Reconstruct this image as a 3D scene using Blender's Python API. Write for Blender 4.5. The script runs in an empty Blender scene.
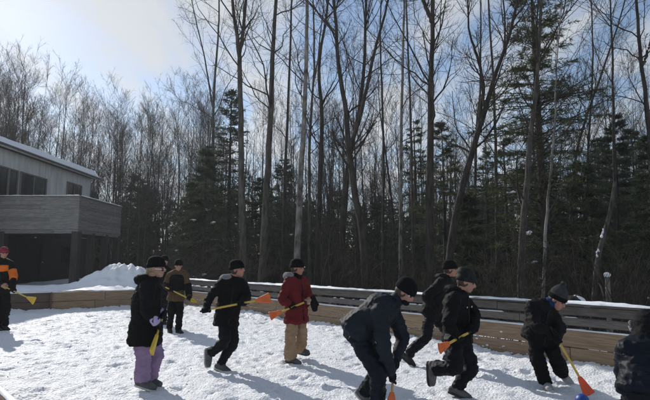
import bpy, bmesh, math, random
import numpy as np
from mathutils import Vector, Matrix, noise as mnoise

sc = bpy.context.scene
COL = sc.collection
R = math.radians

# ------------------------------------------------------------------ camera, sky, sun, exposure
CAM = Vector((0.0, 0.0, 1.58)); F = 500.0; PITCH = math.atan(60/500)
cd = bpy.data.cameras.new('camera'); cam = bpy.data.objects.new('camera', cd); COL.objects.link(cam)
cam.location = CAM; cam.rotation_euler = (R(90)+PITCH, 0, 0)
cd.sensor_width = 36; cd.lens = 36*F/650; cd.clip_start = 0.05; cd.clip_end = 3000
sc.camera = cam

SUN_AZ, SUN_EL = R(-36), R(29)          # azimuth measured from +Y, negative = to the left
w = bpy.data.worlds.new('World'); sc.world = w; w.use_nodes = True
nt = w.node_tree; N = nt.nodes; L = nt.links
for n in list(N): N.remove(n)
out = N.new('ShaderNodeOutputWorld'); bg = N.new('ShaderNodeBackground'); L.new(bg.outputs[0], out.inputs[0])
bg.inputs[1].default_value = 0.1
sky = N.new('ShaderNodeTexSky'); sky.sky_type = 'NISHITA'; sky.sun_disc = False
sky.sun_elevation = SUN_EL; sky.sun_rotation = SUN_AZ
sky.air_density = 1.0; sky.dust_density = 0.25; sky.ozone_density = 1.6
tc = N.new('ShaderNodeTexCoord'); sp = N.new('ShaderNodeSeparateXYZ'); L.new(tc.outputs['Generated'], sp.inputs[0])
ad = N.new('ShaderNodeMath'); ad.operation = 'ADD'; ad.inputs[1].default_value = 0.16; L.new(sp.outputs[2], ad.inputs[0])
mx = N.new('ShaderNodeMath'); mx.operation = 'MAXIMUM'; mx.inputs[1].default_value = 0.05; L.new(ad.outputs[0], mx.inputs[0])
dx = N.new('ShaderNodeMath'); dx.operation = 'DIVIDE'; L.new(sp.outputs[0], dx.inputs[0]); L.new(mx.outputs[0], dx.inputs[1])
dy = N.new('ShaderNodeMath'); dy.operation = 'DIVIDE'; L.new(sp.outputs[1], dy.inputs[0]); L.new(mx.outputs[0], dy.inputs[1])
cb = N.new('ShaderNodeCombineXYZ'); L.new(dx.outputs[0], cb.inputs[0]); L.new(dy.outputs[0], cb.inputs[1])
nz = N.new('ShaderNodeTexNoise'); nz.inputs['Scale'].default_value = 1.5; nz.inputs['Detail'].default_value = 6; nz.inputs['Roughness'].default_value = 0.55
nz.inputs['Distortion'].default_value = 0.35
cmap = N.new('ShaderNodeMapping'); cmap.inputs['Rotation'].default_value = (0, 0, R(40)); cmap.inputs['Scale'].default_value = (1.9, 0.8, 1); L.new(cb.outputs[0], cmap.inputs[0]); L.new(cmap.outputs[0], nz.inputs['Vector'])
rp = N.new('ShaderNodeValToRGB'); rp.color_ramp.elements[0].position = 0.43; rp.color_ramp.elements[1].position = 0.60
rp.color_ramp.elements[0].color = (0.05,)*3+(1,); rp.color_ramp.elements[1].color = (0.92,)*3+(1,)
L.new(nz.outputs[0], rp.inputs[0])
# thin white cloud: a grey-white veil whose brightness follows the clear sky's
bw = N.new('ShaderNodeRGBToBW'); L.new(sky.outputs[0], bw.inputs[0])
mu = N.new('ShaderNodeMath'); mu.operation = 'MULTIPLY_ADD'; mu.inputs[1].default_value = 0.30; mu.inputs[2].default_value = 4.6; L.new(bw.outputs[0], mu.inputs[0])
cl = N.new('ShaderNodeVectorMath'); cl.operation = 'SCALE'; cl.inputs[0].default_value = (0.95, 0.985, 1.03); L.new(mu.outputs[0], cl.inputs['Scale'])
mix = N.new('ShaderNodeMix'); mix.data_type = 'RGBA'
L.new(rp.outputs[0], mix.inputs[0]); L.new(sky.outputs[0], mix.inputs[6]); L.new(cl.outputs[0], mix.inputs[7])
L.new(mix.outputs[2], bg.inputs[0])

sd = bpy.data.lights.new('sun', 'SUN'); so = bpy.data.objects.new('sun', sd); COL.objects.link(so)
sd.energy = 3.7; sd.angle = R(0.5); sd.color = (1.0, 0.955, 0.89)
SDIR = Vector((math.sin(SUN_AZ)*math.cos(SUN_EL), math.cos(SUN_AZ)*math.cos(SUN_EL), math.sin(SUN_EL)))
so.rotation_euler = SDIR.to_track_quat('Z', 'Y').to_euler(); so.location = (0, 0, 40)
vs = sc.view_settings; vs.view_transform = 'Standard'; vs.look = 'None'; vs.exposure = 0.25; vs.gamma = 1.0; vs.use_curve_mapping = False

# ------------------------------------------------------------------ helpers
CF = Vector((0, math.cos(PITCH), math.sin(PITCH))); CU = Vector((0, -math.sin(PITCH), math.cos(PITCH)))
def at(px, py, Y):
    """world point seen at photo pixel (px, py) when it stands Y metres ahead"""
    d = Vector(((px-325)/F, 0, 0)) + CU*((200-py)/F) + CF
    return CAM + d*(Y/d.y)

def tag(o, label=None, cat=None, group=None, kind=None):
    if label: o['label'] = label
    if cat: o['category'] = cat
    if group: o['group'] = group
    if kind: o['kind'] = kind
    return o

def empty(name, loc=(0, 0, 0)):
    o = bpy.data.objects.new(name, None); COL.objects.link(o); o.location = loc; o.empty_display_size = 0.2
    return o

def link_mesh(name, me, parent=None):
    o = bpy.data.objects.new(name, me); COL.objects.link(o)
    if parent is not None:
        o.parent = parent
        q = parent; off = Vector((0, 0, 0))
        while q is not None: off += q.location; q = q.parent
        o.location = -off          # mesh data are in world coordinates
    return o

def mesh_np(name, V, Fc, mat, smooth=True):
    """V (n,3); Fc list of (m,k) int arrays"""
    me = bpy.data.meshes.new(name)
    V = np.asarray(V, dtype=np.float32)
    me.vertices.add(len(V)); me.vertices.foreach_set('co', V.ravel())
    loops = np.concatenate([f.ravel() for f in Fc]).astype(np.int32)
    sizes = np.concatenate([np.full(len(f), f.shape[1]) for f in Fc]).astype(np.int32)
    me.loops.add(len(loops)); me.loops.foreach_set('vertex_index', loops)
    me.polygons.add(len(sizes))
    st = np.concatenate([[0], np.cumsum(sizes)[:-1]]).astype(np.int32)
    me.polygons.foreach_set('loop_start', st); me.polygons.foreach_set('loop_total', sizes)
    if smooth: me.polygons.foreach_set('use_smooth', np.ones(len(sizes), dtype=bool))
    me.update(calc_edges=True)
    if mat: me.materials.append(mat)
    return me

class MB:
    """collects closed shapes, builds ONE mesh object"""
    def __init__(s): s.v = []; s.f = []
    def add(s, vs_, fs_):
        o = len(s.v); s.v += [tuple(v) for v in vs_]; s.f += [tuple(i+o for i in f) for f in fs_]
    def box(s, c, size, rot=None):
        c = Vector(c); hx, hy, hz = size[0]/2, size[1]/2, size[2]/2
        vs_ = [Vector((x, y, z)) for x in (-hx, hx) for y in (-hy, hy) for z in (-hz, hz)]
        if rot is not None: vs_ = [rot @ v for v in vs_]
        s.add([c+v for v in vs_], [(0,1,3,2),(4,6,7,5),(0,4,5,1),(2,3,7,6),(0,2,6,4),(1,5,7,3)])
        return s
    def beam(s, a, b, wd, ht, up=Vector((0,0,1))):
        """box from a to b, wd across, ht along up"""
        a, b = Vector(a), Vector(b); t = (b-a).normalized(); sd_ = t.cross(up).normalized(); u = sd_.cross(t)
        vs_ = [p + sd_*x*wd/2 + u*y*ht/2 for p in (a, b) for x in (-1, 1) for y in (-1, 1)]
        s.add(vs_, [(0,1,3,2),(4,6,7,5),(0,4,5,1),(2,3,7,6),(0,2,6,4),(1,5,7,3)])
        return s
    def tube(s, pts, rad, side=Vector((0,1,0)), n=12, sub=3, cap=1.0):
        pts = [Vector(p) for p in pts]; rad = [(r, r) if not isinstance(r, tuple) else r for r in rad]
        sides = side if isinstance(side, list) else [side]*len(pts)
        P, A, S = [], [], []
        m = len(pts)
        for i in range(m-1):
            p0 = pts[max(i-1, 0)]; p1 = pts[i]; p2 = pts[i+1]; p3 = pts[min(i+2, m-1)]
            for k in range(sub):
                t = k/sub
                P.append(0.5*((2*p1)+(p2-p0)*t+(2*p0-5*p1+4*p2-p3)*t*t+(3*p1-p0-3*p2+p3)*t**3))
                q = t*t*(3-2*t)
                A.append((rad[i][0]*(1-q)+rad[i+1][0]*q, rad[i][1]*(1-q)+rad[i+1][1]*q))
                S.append(sides[i]*(1-t)+sides[i+1]*t)
        P.append(pts[-1]); A.append(rad[-1]); S.append(sides[-1])
        T = []
        for i in range(len(P)):
            d = P[min(i+1, len(P)-1)]-P[max(i-1, 0)]
            T.append(d.normalized() if d.length > 1e-9 else Vector((0,0,1)))
        rings = []
        def ring(p, a, b, t, sv):
            x = sv - t*sv.dot(t)
            if x.length < 1e-3: x = t.orthogonal()
            x.normalize(); y = t.cross(x)
            return [p + x*(a*math.cos(2*math.pi*j/n)) + y*(b*math.sin(2*math.pi*j/n)) for j in range(n)]
        if cap > 0:
            for e in (0.92, 0.6): rings.append(ring(P[0]-T[0]*min(A[0])*e*cap, A[0][0]*math.sqrt(1-e*e), A[0][1]*math.sqrt(1-e*e), T[0], S[0]))
        for i in range(len(P)): rings.append(ring(P[i], A[i][0], A[i][1], T[i], S[i]))
        if cap > 0:
            for e in (0.6, 0.92): rings.append(ring(P[-1]+T[-1]*min(A[-1])*e*cap, A[-1][0]*math.sqrt(1-e*e), A[-1][1]*math.sqrt(1-e*e), T[-1], S[-1]))
        vs_ = [v for r in rings for v in r]; fs_ = []
        for i in range(len(rings)-1):
            for j in range(n):
                fs_.append((i*n+j, i*n+(j+1) % n, (i+1)*n+(j+1) % n, (i+1)*n+j))
        fs_.append(tuple(range(n-1, -1, -1))); b0 = (len(rings)-1)*n; fs_.append(tuple(b0+j for j in range(n)))
        s.add(vs_, fs_); return s
    def ball(s, c, r, M=None, nu=14, nv=9):
        c = Vector(c); r = r if isinstance(r, tuple) else (r, r, r)
        vs_ = [Vector((0, 0, -r[2]))]
        for i in range(1, nv):
            a = math.pi*i/nv - math.pi/2
            for j in range(nu):
                b = 2*math.pi*j/nu
                vs_.append(Vector((r[0]*math.cos(a)*math.cos(b), r[1]*math.cos(a)*math.sin(b), r[2]*math.sin(a))))
        vs_.append(Vector((0, 0, r[2])))
        fs_ = [(0, 1+(j+1) % nu, 1+j) for j in range(nu)]
        for i in range(nv-2):
            for j in range(nu):
                a = 1+i*nu+j; b = 1+i*nu+(j+1) % nu
                fs_.append((a, b, b+nu, a+nu))
        t = len(vs_)-1; o = 1+(nv-2)*nu
        fs_ += [(o+j, o+(j+1) % nu, t) for j in range(nu)]
        if M is not None: vs_ = [M @ v for v in vs_]
        s.add([c+v for v in vs_], fs_); return s
    def lathe(s, prof, c, M, n=20, closed=True):
        """prof list of (radius_scale_x, radius_y, z) in local frame M (3x3)"""
        vs_ = []; fs_ = []
        for (a, b, z, oy) in prof:
            for j in range(n):
                t = 2*math.pi*j/n
                vs_.append(Vector(c) + M @ Vector((a*math.cos(t), b*math.sin(t)+oy, z)))
        for i in range(len(prof)-1):
            for j in range(n): fs_.append((i*n+j, i*n+(j+1) % n, (i+1)*n+(j+1) % n, (i+1)*n+j))
        fs_.append(tuple(range(n-1, -1, -1))); b0 = (len(prof)-1)*n; fs_.append(tuple(b0+j for j in range(n)))
        s.add(vs_, fs_); return s
    def prism(s, outline, nrm, th):
        nrm = Vector(nrm).normalized()*th/2; k = len(outline); o = [Vector(p) for p in outline]
        s.add([p-nrm for p in o]+[p+nrm for p in o], [tuple(range(k-1, -1, -1)), tuple(range(k, 2*k))]+[(i, (i+1) % k, k+(i+1) % k, k+i) for i in range(k)])
        return s
    def build(s, name, mat, parent=None, smooth=False, bevel=0.0):
        me = bpy.data.meshes.new(name); me.from_pydata(s.v, [], s.f)
        bm = bmesh.new(); bm.from_mesh(me); bmesh.ops.recalc_face_normals(bm, faces=bm.faces)
        if bevel > 0: bmesh.ops.bevel(bm, geom=list(bm.edges), offset=bevel, segments=1, affect='EDGES')
        bm.to_mesh(me); bm.free()
        if smooth: me.polygons.foreach_set('use_smooth', [True]*len(me.polygons))
        me.materials.append(mat); me.update()
        return link_mesh(name, me, parent)

PENDING = []
def sculpt(mb, name, mat, parent, voxel=0.014, smooth=4, wrinkle=0.0, wfreq=14.0, seed=0):
    """weld overlapping closed shapes into one continuous skin (voxel remesh), baked at the end"""
    o = mb.build(name, mat, parent, True)
    m = o.modifiers.new('r', 'REMESH'); m.mode = 'VOXEL'; m.voxel_size = voxel; m.use_smooth_shade = True
    if smooth:
        q = o.modifiers.new('s', 'SMOOTH'); q.factor = 0.5; q.iterations = smooth
    PENDING.append((o, mat, wrinkle, wfreq, seed)); return o

def bake_pending():
    bpy.context.view_layer.update(); dg = bpy.context.evaluated_depsgraph_get()
    for (o, mat, wr, wf, seed) in PENDING:
        me = bpy.data.meshes.new_from_object(o.evaluated_get(dg))
        nv = len(me.vertices)
        if wr > 0 and nv:
            co = np.empty(nv*3, np.float32); me.vertices.foreach_get('co', co); co = co.reshape(-1, 3)
            no = np.empty(nv*3, np.float32); me.vertex_normals.foreach_get('vector', no); no = no.reshape(-1, 3)
            d = np.empty(nv, np.float32); off = Vector((seed*3.7, seed*1.3, seed*7.1))
            for i in range(nv):
                p = Vector((co[i,0]*0.75, co[i,1]*0.75, co[i,2]*1.25))*wf + off
                q = mnoise.noise(p)
                q2 = mnoise.noise(p*1.9+off); d[i] = (1-abs(q)*2.2)*0.6 + max(0.0, 1-abs(q2)*4)**1.5*0.55 + mnoise.noise(p*0.45)*0.9 + mnoise.noise(p*2.6)*0.3 - 0.25
            me.vertices.foreach_set('co', (co + no*(d*wr)[:, None]).ravel())
        old = o.data
        o.modifiers.clear(); o.data = me; me.name = old.name
        me.materials.clear(); me.materials.append(mat)
        me.polygons.foreach_set('use_smooth', [True]*len(me.polygons)); me.update()
        bpy.data.meshes.remove(old)

def mat(name, base, rough=0.7, var=0.0, scale=4.0, bump=0.0, bscale=30.0, base2=None, stretch=None, metal=0.0, spec=None, bdist=0.02, sheen=0.0):
    if spec is None: spec = 0.12 if name.startswith(('fabric', 'knit', 'fleece')) else 0.4
    m = bpy.data.materials.new(name); m.use_nodes = True
    n = m.node_tree.nodes; l = m.node_tree.links; b = n['Principled BSDF']
    b.inputs['Base Color'].default_value = (*base, 1); b.inputs['Roughness'].default_value = rough
    b.inputs['Metallic'].default_value = metal; b.inputs['Specular IOR Level'].default_value = spec
    if sheen: b.inputs['Sheen Weight'].default_value = sheen
    t = n.new('ShaderNodeTexCoord'); mp = n.new('ShaderNodeMapping'); l.new(t.outputs['Object'], mp.inputs[0])
    if stretch: mp.inputs['Scale'].default_value = stretch
    if var > 0 or base2:
        z = n.new('ShaderNodeTexNoise'); z.inputs['Scale'].default_value = scale; z.inputs['Detail'].default_value = 5
        l.new(mp.outputs[0], z.inputs['Vector'])
        cr = n.new('ShaderNodeValToRGB'); cr.color_ramp.elements[0].position = 0.35; cr.color_ramp.elements[1].position = 0.65
        c2 = base2 if base2 else tuple(c*(1+var) for c in base); c1 = base if base2 else tuple(c*(1-var) for c in base)
        cr.color_ramp.elements[0].color = (*c1, 1); cr.color_ramp.elements[1].color = (*c2, 1)
        l.new(z.outputs[0], cr.inputs[0]); l.new(cr.outputs[0], b.inputs['Base Color'])
    if bump > 0:
        z2 = n.new('ShaderNodeTexNoise'); z2.inputs['Scale'].default_value = bscale; z2.inputs['Detail'].default_value = 6
        l.new(mp.outputs[0], z2.inputs['Vector'])
        bp = n.new('ShaderNodeBump'); bp.inputs['Strength'].default_value = bump; bp.inputs['Distance'].default_value = bdist
        l.new(z2.outputs[0], bp.inputs['Height']); l.new(bp.outputs[0], b.inputs['Normal'])
    return m

def snow_mat(name, base, bump, bscale, dist):
    m = mat(name, base, 0.65, bump=bump, bscale=bscale, bdist=dist, spec=0.25)
    b = m.node_tree.nodes['Principled BSDF']
    return m

M = dict(
    snow=snow_mat('snow_trampled', (0.80, 0.82, 0.85), 0.7, 34.0, 0.05),
    snow2=snow_mat('snow_fresh', (0.80, 0.82, 0.85), 0.3, 9.0, 0.05),
    plank=mat('plank_brown', (0.2, 0.138, 0.088), 0.8, bump=0.25, bscale=20, base2=(0.31, 0.22, 0.145), scale=3.0, stretch=(1.2, 1.2, 14)),
    plank2=mat('plank_brown_warm', (0.235, 0.16, 0.098), 0.8, bump=0.25, bscale=20, base2=(0.34, 0.24, 0.15), scale=2.6, stretch=(1.2, 1.2, 14)),
    plankd=mat('plank_dark', (0.085, 0.06, 0.046), 0.85, bump=0.3, bscale=18, base2=(0.13, 0.094, 0.07), scale=3.0, stretch=(1.2, 1.2, 12)),
    rail=mat('rail_weathered', (0.075, 0.066, 0.06), 0.85, bump=0.3, bscale=20, base2=(0.125, 0.112, 0.102), scale=3.0, stretch=(1.5, 1.5, 14)),
    raill=mat('rail_weathered_pale', (0.10, 0.088, 0.08), 0.85, bump=0.3, bscale=20, base2=(0.16, 0.145, 0.13), scale=3.0, stretch=(1.5, 1.5, 14)),
    deckw=mat('deck_weathered', (0.15, 0.14, 0.13), 0.85, bump=0.3, bscale=16, base2=(0.26, 0.245, 0.23), scale=1.6, stretch=(2.2, 2.2, 26)),
    deckd=mat('deck_weathered_dark', (0.12, 0.11, 0.1), 0.85, bump=0.3, bscale=16, base2=(0.21, 0.195, 0.18), scale=1.6, stretch=(2.2, 2.2, 26)),
    siding=mat('siding_grey', (0.56, 0.57, 0.55), 0.7, var=0.12, scale=1.2, bump=0.15, bscale=8, stretch=(4, 4, 0.6)),
    darkwall=mat('dark_wall', (0.012, 0.011, 0.0115), 0.8, var=0.3, scale=2, bump=0.2, bscale=10, stretch=(6, 6, 0.5)),  # near-black base for the lower wall, its door and window surround
    frame=mat('window_frame', (0.16, 0.15, 0.14), 0.6, bump=0.1, bscale=20),
    glass=mat('window_glass', (0.01, 0.012, 0.014), 0.06, spec=0.6),
    roofm=mat('roof_metal', (0.09, 0.09, 0.095), 0.5, var=0.15, scale=3),
    post=mat('post_brown', (0.04, 0.034, 0.03), 0.85, var=0.25, scale=3, bump=0.3, bscale=14, stretch=(5, 5, 0.6)),
    bark=mat('bark_grey', (0.042, 0.037, 0.033), 0.95, base2=(0.11, 0.1, 0.09), scale=5, bump=0.9, bscale=16, stretch=(2.2, 2.2, 0.55), spec=0.2, bdist=0.05),
    barkd=mat('bark_dark', (0.027, 0.0235, 0.021), 0.95, base2=(0.065, 0.058, 0.052), scale=5, bump=0.9, bscale=16, stretch=(2.2, 2.2, 0.5), spec=0.2, bdist=0.05),
    barkp=mat('bark_pale_mottled', (0.06, 0.054, 0.048), 0.95, base2=(0.25, 0.235, 0.215), scale=2.6, bump=0.7, bscale=14, stretch=(2, 2, 1.0), spec=0.2, bdist=0.04),
    twig=mat('twig', (0.04, 0.034, 0.03), 0.95, var=0.25, scale=2, spec=0.2),
    twigw=mat('far_twig', (0.05, 0.043, 0.038), 0.95, var=0.25, scale=1, spec=0.2),
    needle=mat('needles', (0.05, 0.064, 0.034), 0.8, base2=(0.095, 0.105, 0.055), scale=1.6, spec=0.25),
    needled=mat('needles_dark', (0.038, 0.052, 0.034), 0.8, base2=(0.068, 0.082, 0.05), scale=1.6, spec=0.25),
    skin=mat('skin', (0.34, 0.185, 0.135), 0.55, var=0.06, scale=12),
    skin2=mat('skin_flushed', (0.36, 0.175, 0.125), 0.55, var=0.08, scale=14),
    lip=mat('lip', (0.28, 0.10, 0.09), 0.5), eye=mat('eye', (0.02, 0.018, 0.016), 0.25), brow=mat('brow', (0.05, 0.035, 0.025), 0.9),
    hairb=mat('hair_blonde', (0.24, 0.18, 0.1), 0.7, var=0.3, scale=40), haird=mat('hair_brown', (0.05, 0.033, 0.022), 0.7, var=0.3, scale=40),
    blk=mat('fabric_black', (0.0050, 0.0050, 0.0059), 0.8, var=0.25, scale=6, bump=0.25, bscale=60, bdist=0.01),
    blk2=mat('fabric_soft_black', (0.0067, 0.0067, 0.0076), 0.75, var=0.25, scale=6, bump=0.3, bscale=70, bdist=0.01),
    navy=mat('fabric_navy', (0.0046, 0.0071, 0.0134), 0.55, var=0.2, scale=5, bump=0.2, bscale=40, bdist=0.01),
    navy2=mat('fabric_blue_black', (0.0050, 0.0063, 0.0101), 0.65, var=0.2, scale=5, bump=0.25, bscale=50, bdist=0.01),
    nylon=mat('padded_nylon_blue', (0.0055, 0.009, 0.017), 0.72, spec=0.25, var=0.2, scale=5, bump=0.2, bscale=34, bdist=0.01),
    red=mat('fabric_dark_red', (0.12, 0.013, 0.016), 0.7, var=0.15, scale=6, bump=0.25, bscale=50, bdist=0.01),
    tan=mat('fabric_tan', (0.3, 0.205, 0.13), 0.85, var=0.12, scale=6, bump=0.25, bscale=60, bdist=0.01),
    brown=mat('fabric_brown', (0.085, 0.055, 0.03), 0.85, var=0.15, scale=8, bump=0.25, bscale=60, bdist=0.01),
    purple=mat('fabric_purple', (0.25, 0.175, 0.285), 0.75, var=0.1, scale=6, bump=0.2, bscale=50, bdist=0.01),
    lav=mat('fabric_lavender', (0.36, 0.31, 0.50), 0.75, var=0.1, scale=10, bump=0.2, bscale=50, bdist=0.01),
    orange=mat('fabric_orange', (0.62, 0.14, 0.02), 0.75, var=0.1, scale=8, bump=0.2, bscale=60, bdist=0.01),
    grey=mat('fleece_grey', (0.19, 0.19, 0.2), 0.95, var=0.25, scale=20, bump=0.6, bscale=60, bdist=0.02),
    dgrey=mat('knit_dark_grey', (0.035, 0.037, 0.04), 0.95, var=0.3, scale=30, bump=0.5, bscale=80, bdist=0.01),
    knit=mat('knit_black', (0.0042, 0.0046, 0.0055), 0.95, var=0.25, scale=30, bump=0.5, bscale=80, bdist=0.01),
    camo=mat('knit_camo', (0.006, 0.007, 0.007), 0.7, base2=(0.022, 0.026, 0.025), scale=22, bump=0.3, bscale=50, bdist=0.01),
    redhat=mat('knit_red_stripe', (0.035, 0.02, 0.03), 0.9, base2=(0.34, 0.03, 0.05), scale=16, bump=0.4, bscale=70, bdist=0.01, stretch=(0.5, 0.5, 2.2)),
    scarf=mat('fabric_blue', (0.012, 0.035, 0.12), 0.8, var=0.2, scale=10, bump=0.3, bscale=60, bdist=0.01),
    boot=mat('boot_grey', (0.085, 0.085, 0.09), 0.7, var=0.3, scale=14, bump=0.3, bscale=50, bdist=0.01),
    bootd=mat('boot_dark', (0.016, 0.015, 0.016), 0.65, var=0.3, scale=14, bump=0.3, bscale=50, bdist=0.01),
    shoe=mat('shoe_light', (0.30, 0.30, 0.31), 0.7, var=0.3, scale=14, bump=0.2, bscale=50, bdist=0.01),
    sole=mat('rubber_sole', (0.03, 0.03, 0.03), 0.8), solew=mat('rubber_sole_pale', (0.45, 0.44, 0.43), 0.7, var=0.2, scale=20),
    white=mat('print_white', (0.7, 0.7, 0.72), 0.7), lens=mat('sunglass_lens', (0.015, 0.015, 0.02), 0.12),
    yel=mat('shaft_yellow', (0.52, 0.36, 0.06), 0.4, var=0.08, scale=8),
    yelh=mat('blade_yellow', (0.58, 0.39, 0.035), 0.45, var=0.1, scale=8),
    woody=mat('shaft_wood', (0.50, 0.33, 0.13), 0.5, var=0.15, scale=12, stretch=(4, 4, 0.6)),
    org=mat('blade_orange', (0.60, 0.13, 0.03), 0.45, var=0.08, scale=8), orgr=mat('blade_red_orange', (0.62, 0.085, 0.03), 0.45, var=0.08, scale=8),
    tape=mat('grip_tape', (0.012, 0.012, 0.012), 0.8), ball=mat('ball_blue', (0.012, 0.055, 0.26), 0.45, var=0.2, scale=10, bump=0.1, bscale=40),
    lampm=mat('lamp_metal', (0.3, 0.3, 0.3), 0.4),
)

for key in ('needle', 'needled'):
    n = M[key].node_tree.nodes; l = M[key].node_tree.links; b = n['Principled BSDF']; o_ = n['Material Output']
    tr = n.new('ShaderNodeBsdfTranslucent'); mxs = n.new('ShaderNodeMixShader'); mxs.inputs[0].default_value = 0.35
    src = b.inputs['Base Color'].links[0].from_socket
    l.new(src, tr.inputs['Color']); l.new(b.outputs[0], mxs.inputs[1]); l.new(tr.outputs[0], mxs.inputs[2]); l.new(mxs.outputs[0], o_.inputs['Surface'])

# ------------------------------------------------------------------ numpy value noise
def vnoise(x, y, seed=0):
    xi = np.floor(x).astype(np.int64); yi = np.floor(y).astype(np.int64); xf = x-xi; yf = y-yi
    def h(a, b):
        n_ = (a*374761393 + b*668265263 + seed*974634791) & 0xffffffff
        n_ = ((n_ ^ (n_ >> 13))*1274126177) & 0xffffffff
        return ((n_ ^ (n_ >> 16)) & 0xffff)/65535.0
    u = xf*xf*(3-2*xf); v = yf*yf*(3-2*yf)
    return (h(xi, yi)*(1-u)+h(xi+1, yi)*u)*(1-v)+(h(xi, yi+1)*(1-u)+h(xi+1, yi+1)*u)*v - 0.5
def fbm(x, y, seed, octs):
    return sum(a*vnoise(x*f+17.3*i, y*f-9.1*i, seed+i) for i, (f, a) in enumerate(octs))

# ------------------------------------------------------------------ rink layout (x right, y ahead)
C1 = Vector((-5.15, 17.9)); FR2 = Vector((8.4, 17.9-13.55*1.125)); LB2 = Vector((-11.6, 14.15)); NW2 = Vector((1.80, -0.5))
POLY = [C1, FR2, NW2, LB2]
def seg_dist(x, y, a, b):
    d = b-a; L2 = d.length_squared; t = np.clip(((x-a.x)*d.x+(y-a.y)*d.y)/L2, 0, 1)
    return np.hypot(x-(a.x+t*d.x), y-(a.y+t*d.y))
def inside(x, y, grow=0.0):
    r = np.ones_like(x, dtype=bool)
    for i in range(4):
        a = POLY[i]; b = POLY[(i+1) % 4]; d = (b-a).normalized(); nx, ny = d.y, -d.x    # clockwise polygon: inside is to the right
        r &= ((x-a.x)*nx+(y-a.y)*ny) > -grow
    return r

def ground_h(x, y):
    d = (C1-FR2).normalized(); n = Vector((-d.y, d.x)); 
    if n.y < 0: n = -n
    dist = (x-C1.x)*n.x+(y-C1.y)*n.y
    right = -0.085*np.clip(dist-0.6, 0, 34) + 0.10*np.clip(dist-52, 0, 60)
    left = 0.42 + 0.0*x - 0.10*np.clip(y-37, 0, 30) + 0.11*np.clip(y-80, 0, 60)
    wgt = np.clip((x+7.2+(y-18)*0.16)/3.5, 0, 1); wgt = wgt*wgt*(3-2*wgt)
    h = left*(1-wgt)+right*wgt
    h = h + fbm(x, y, 5, [(0.12, 0.5), (0.5, 0.16), (1.6, 0.05)])*np.clip((np.hypot(x, y-9)-9)/8, 0.25, 1)
    near = np.clip((9-y-0.9*(-x))/6, 0, 1)*0
    return h + near

# ---- wide snow ground
def axis(lo, hi, core0, core1, st):
    a = list(np.arange(core0, core1+1e-6, st)); v = core1; s_ = st
    while v < hi: s_ *= 1.25; v += s_; a.append(v)
    v = core0; s_ = st; b = []
    while v > lo: s_ *= 1.25; v -= s_; b.append(v)
    return np.array(b[::-1]+a)
gx = axis(-900, 900, -34, 30, 0.4); gy = axis(-300, 1500, -6, 62, 0.4)
X, Y = np.meshgrid(gx, gy); Z = ground_h(X, Y)
Z = np.where(inside(X, Y, 0.35), -0.16, Z)
def grid_faces(ny, nx, keep=None):
    idx = np.arange(ny*nx).reshape(ny, nx)
    q = np.stack([idx[:-1, :-1], idx[:-1, 1:], idx[1:, 1:], idx[1:, :-1]], -1).reshape(-1, 4)
    return q if keep is None else q[keep.ravel()]
def wood_ground():
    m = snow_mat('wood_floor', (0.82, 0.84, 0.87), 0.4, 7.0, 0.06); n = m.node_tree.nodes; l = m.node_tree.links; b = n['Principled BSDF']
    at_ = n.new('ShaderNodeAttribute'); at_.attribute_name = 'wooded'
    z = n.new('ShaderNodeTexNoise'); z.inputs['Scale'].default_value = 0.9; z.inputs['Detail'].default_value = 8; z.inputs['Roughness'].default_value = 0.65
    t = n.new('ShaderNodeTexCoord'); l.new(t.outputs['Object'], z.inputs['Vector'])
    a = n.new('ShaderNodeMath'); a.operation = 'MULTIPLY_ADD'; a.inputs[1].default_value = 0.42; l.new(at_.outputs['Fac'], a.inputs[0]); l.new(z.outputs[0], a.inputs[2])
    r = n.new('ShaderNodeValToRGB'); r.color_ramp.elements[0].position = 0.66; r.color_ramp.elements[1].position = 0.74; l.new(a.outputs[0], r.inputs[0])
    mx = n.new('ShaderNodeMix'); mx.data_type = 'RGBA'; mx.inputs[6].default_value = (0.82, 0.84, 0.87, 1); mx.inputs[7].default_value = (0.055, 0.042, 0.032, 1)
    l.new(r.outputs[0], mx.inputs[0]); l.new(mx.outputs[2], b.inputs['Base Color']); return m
M['ground'] = wood_ground()
d_ = (C1-FR2).normalized(); n_o = Vector((-d_.y, d_.x)) if -d_.y*0+d_.x > 0 else Vector((d_.y, -d_.x))
dist_ = (X-C1.x)*n_o.x+(Y-C1.y)*n_o.y
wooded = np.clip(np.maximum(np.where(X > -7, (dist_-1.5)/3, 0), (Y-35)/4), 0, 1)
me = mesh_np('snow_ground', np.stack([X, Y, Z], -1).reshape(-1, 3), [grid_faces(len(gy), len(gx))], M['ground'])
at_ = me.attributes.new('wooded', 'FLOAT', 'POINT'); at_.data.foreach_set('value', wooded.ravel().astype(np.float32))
tag(link_mesh('snow_ground', me), kind='structure')

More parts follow.
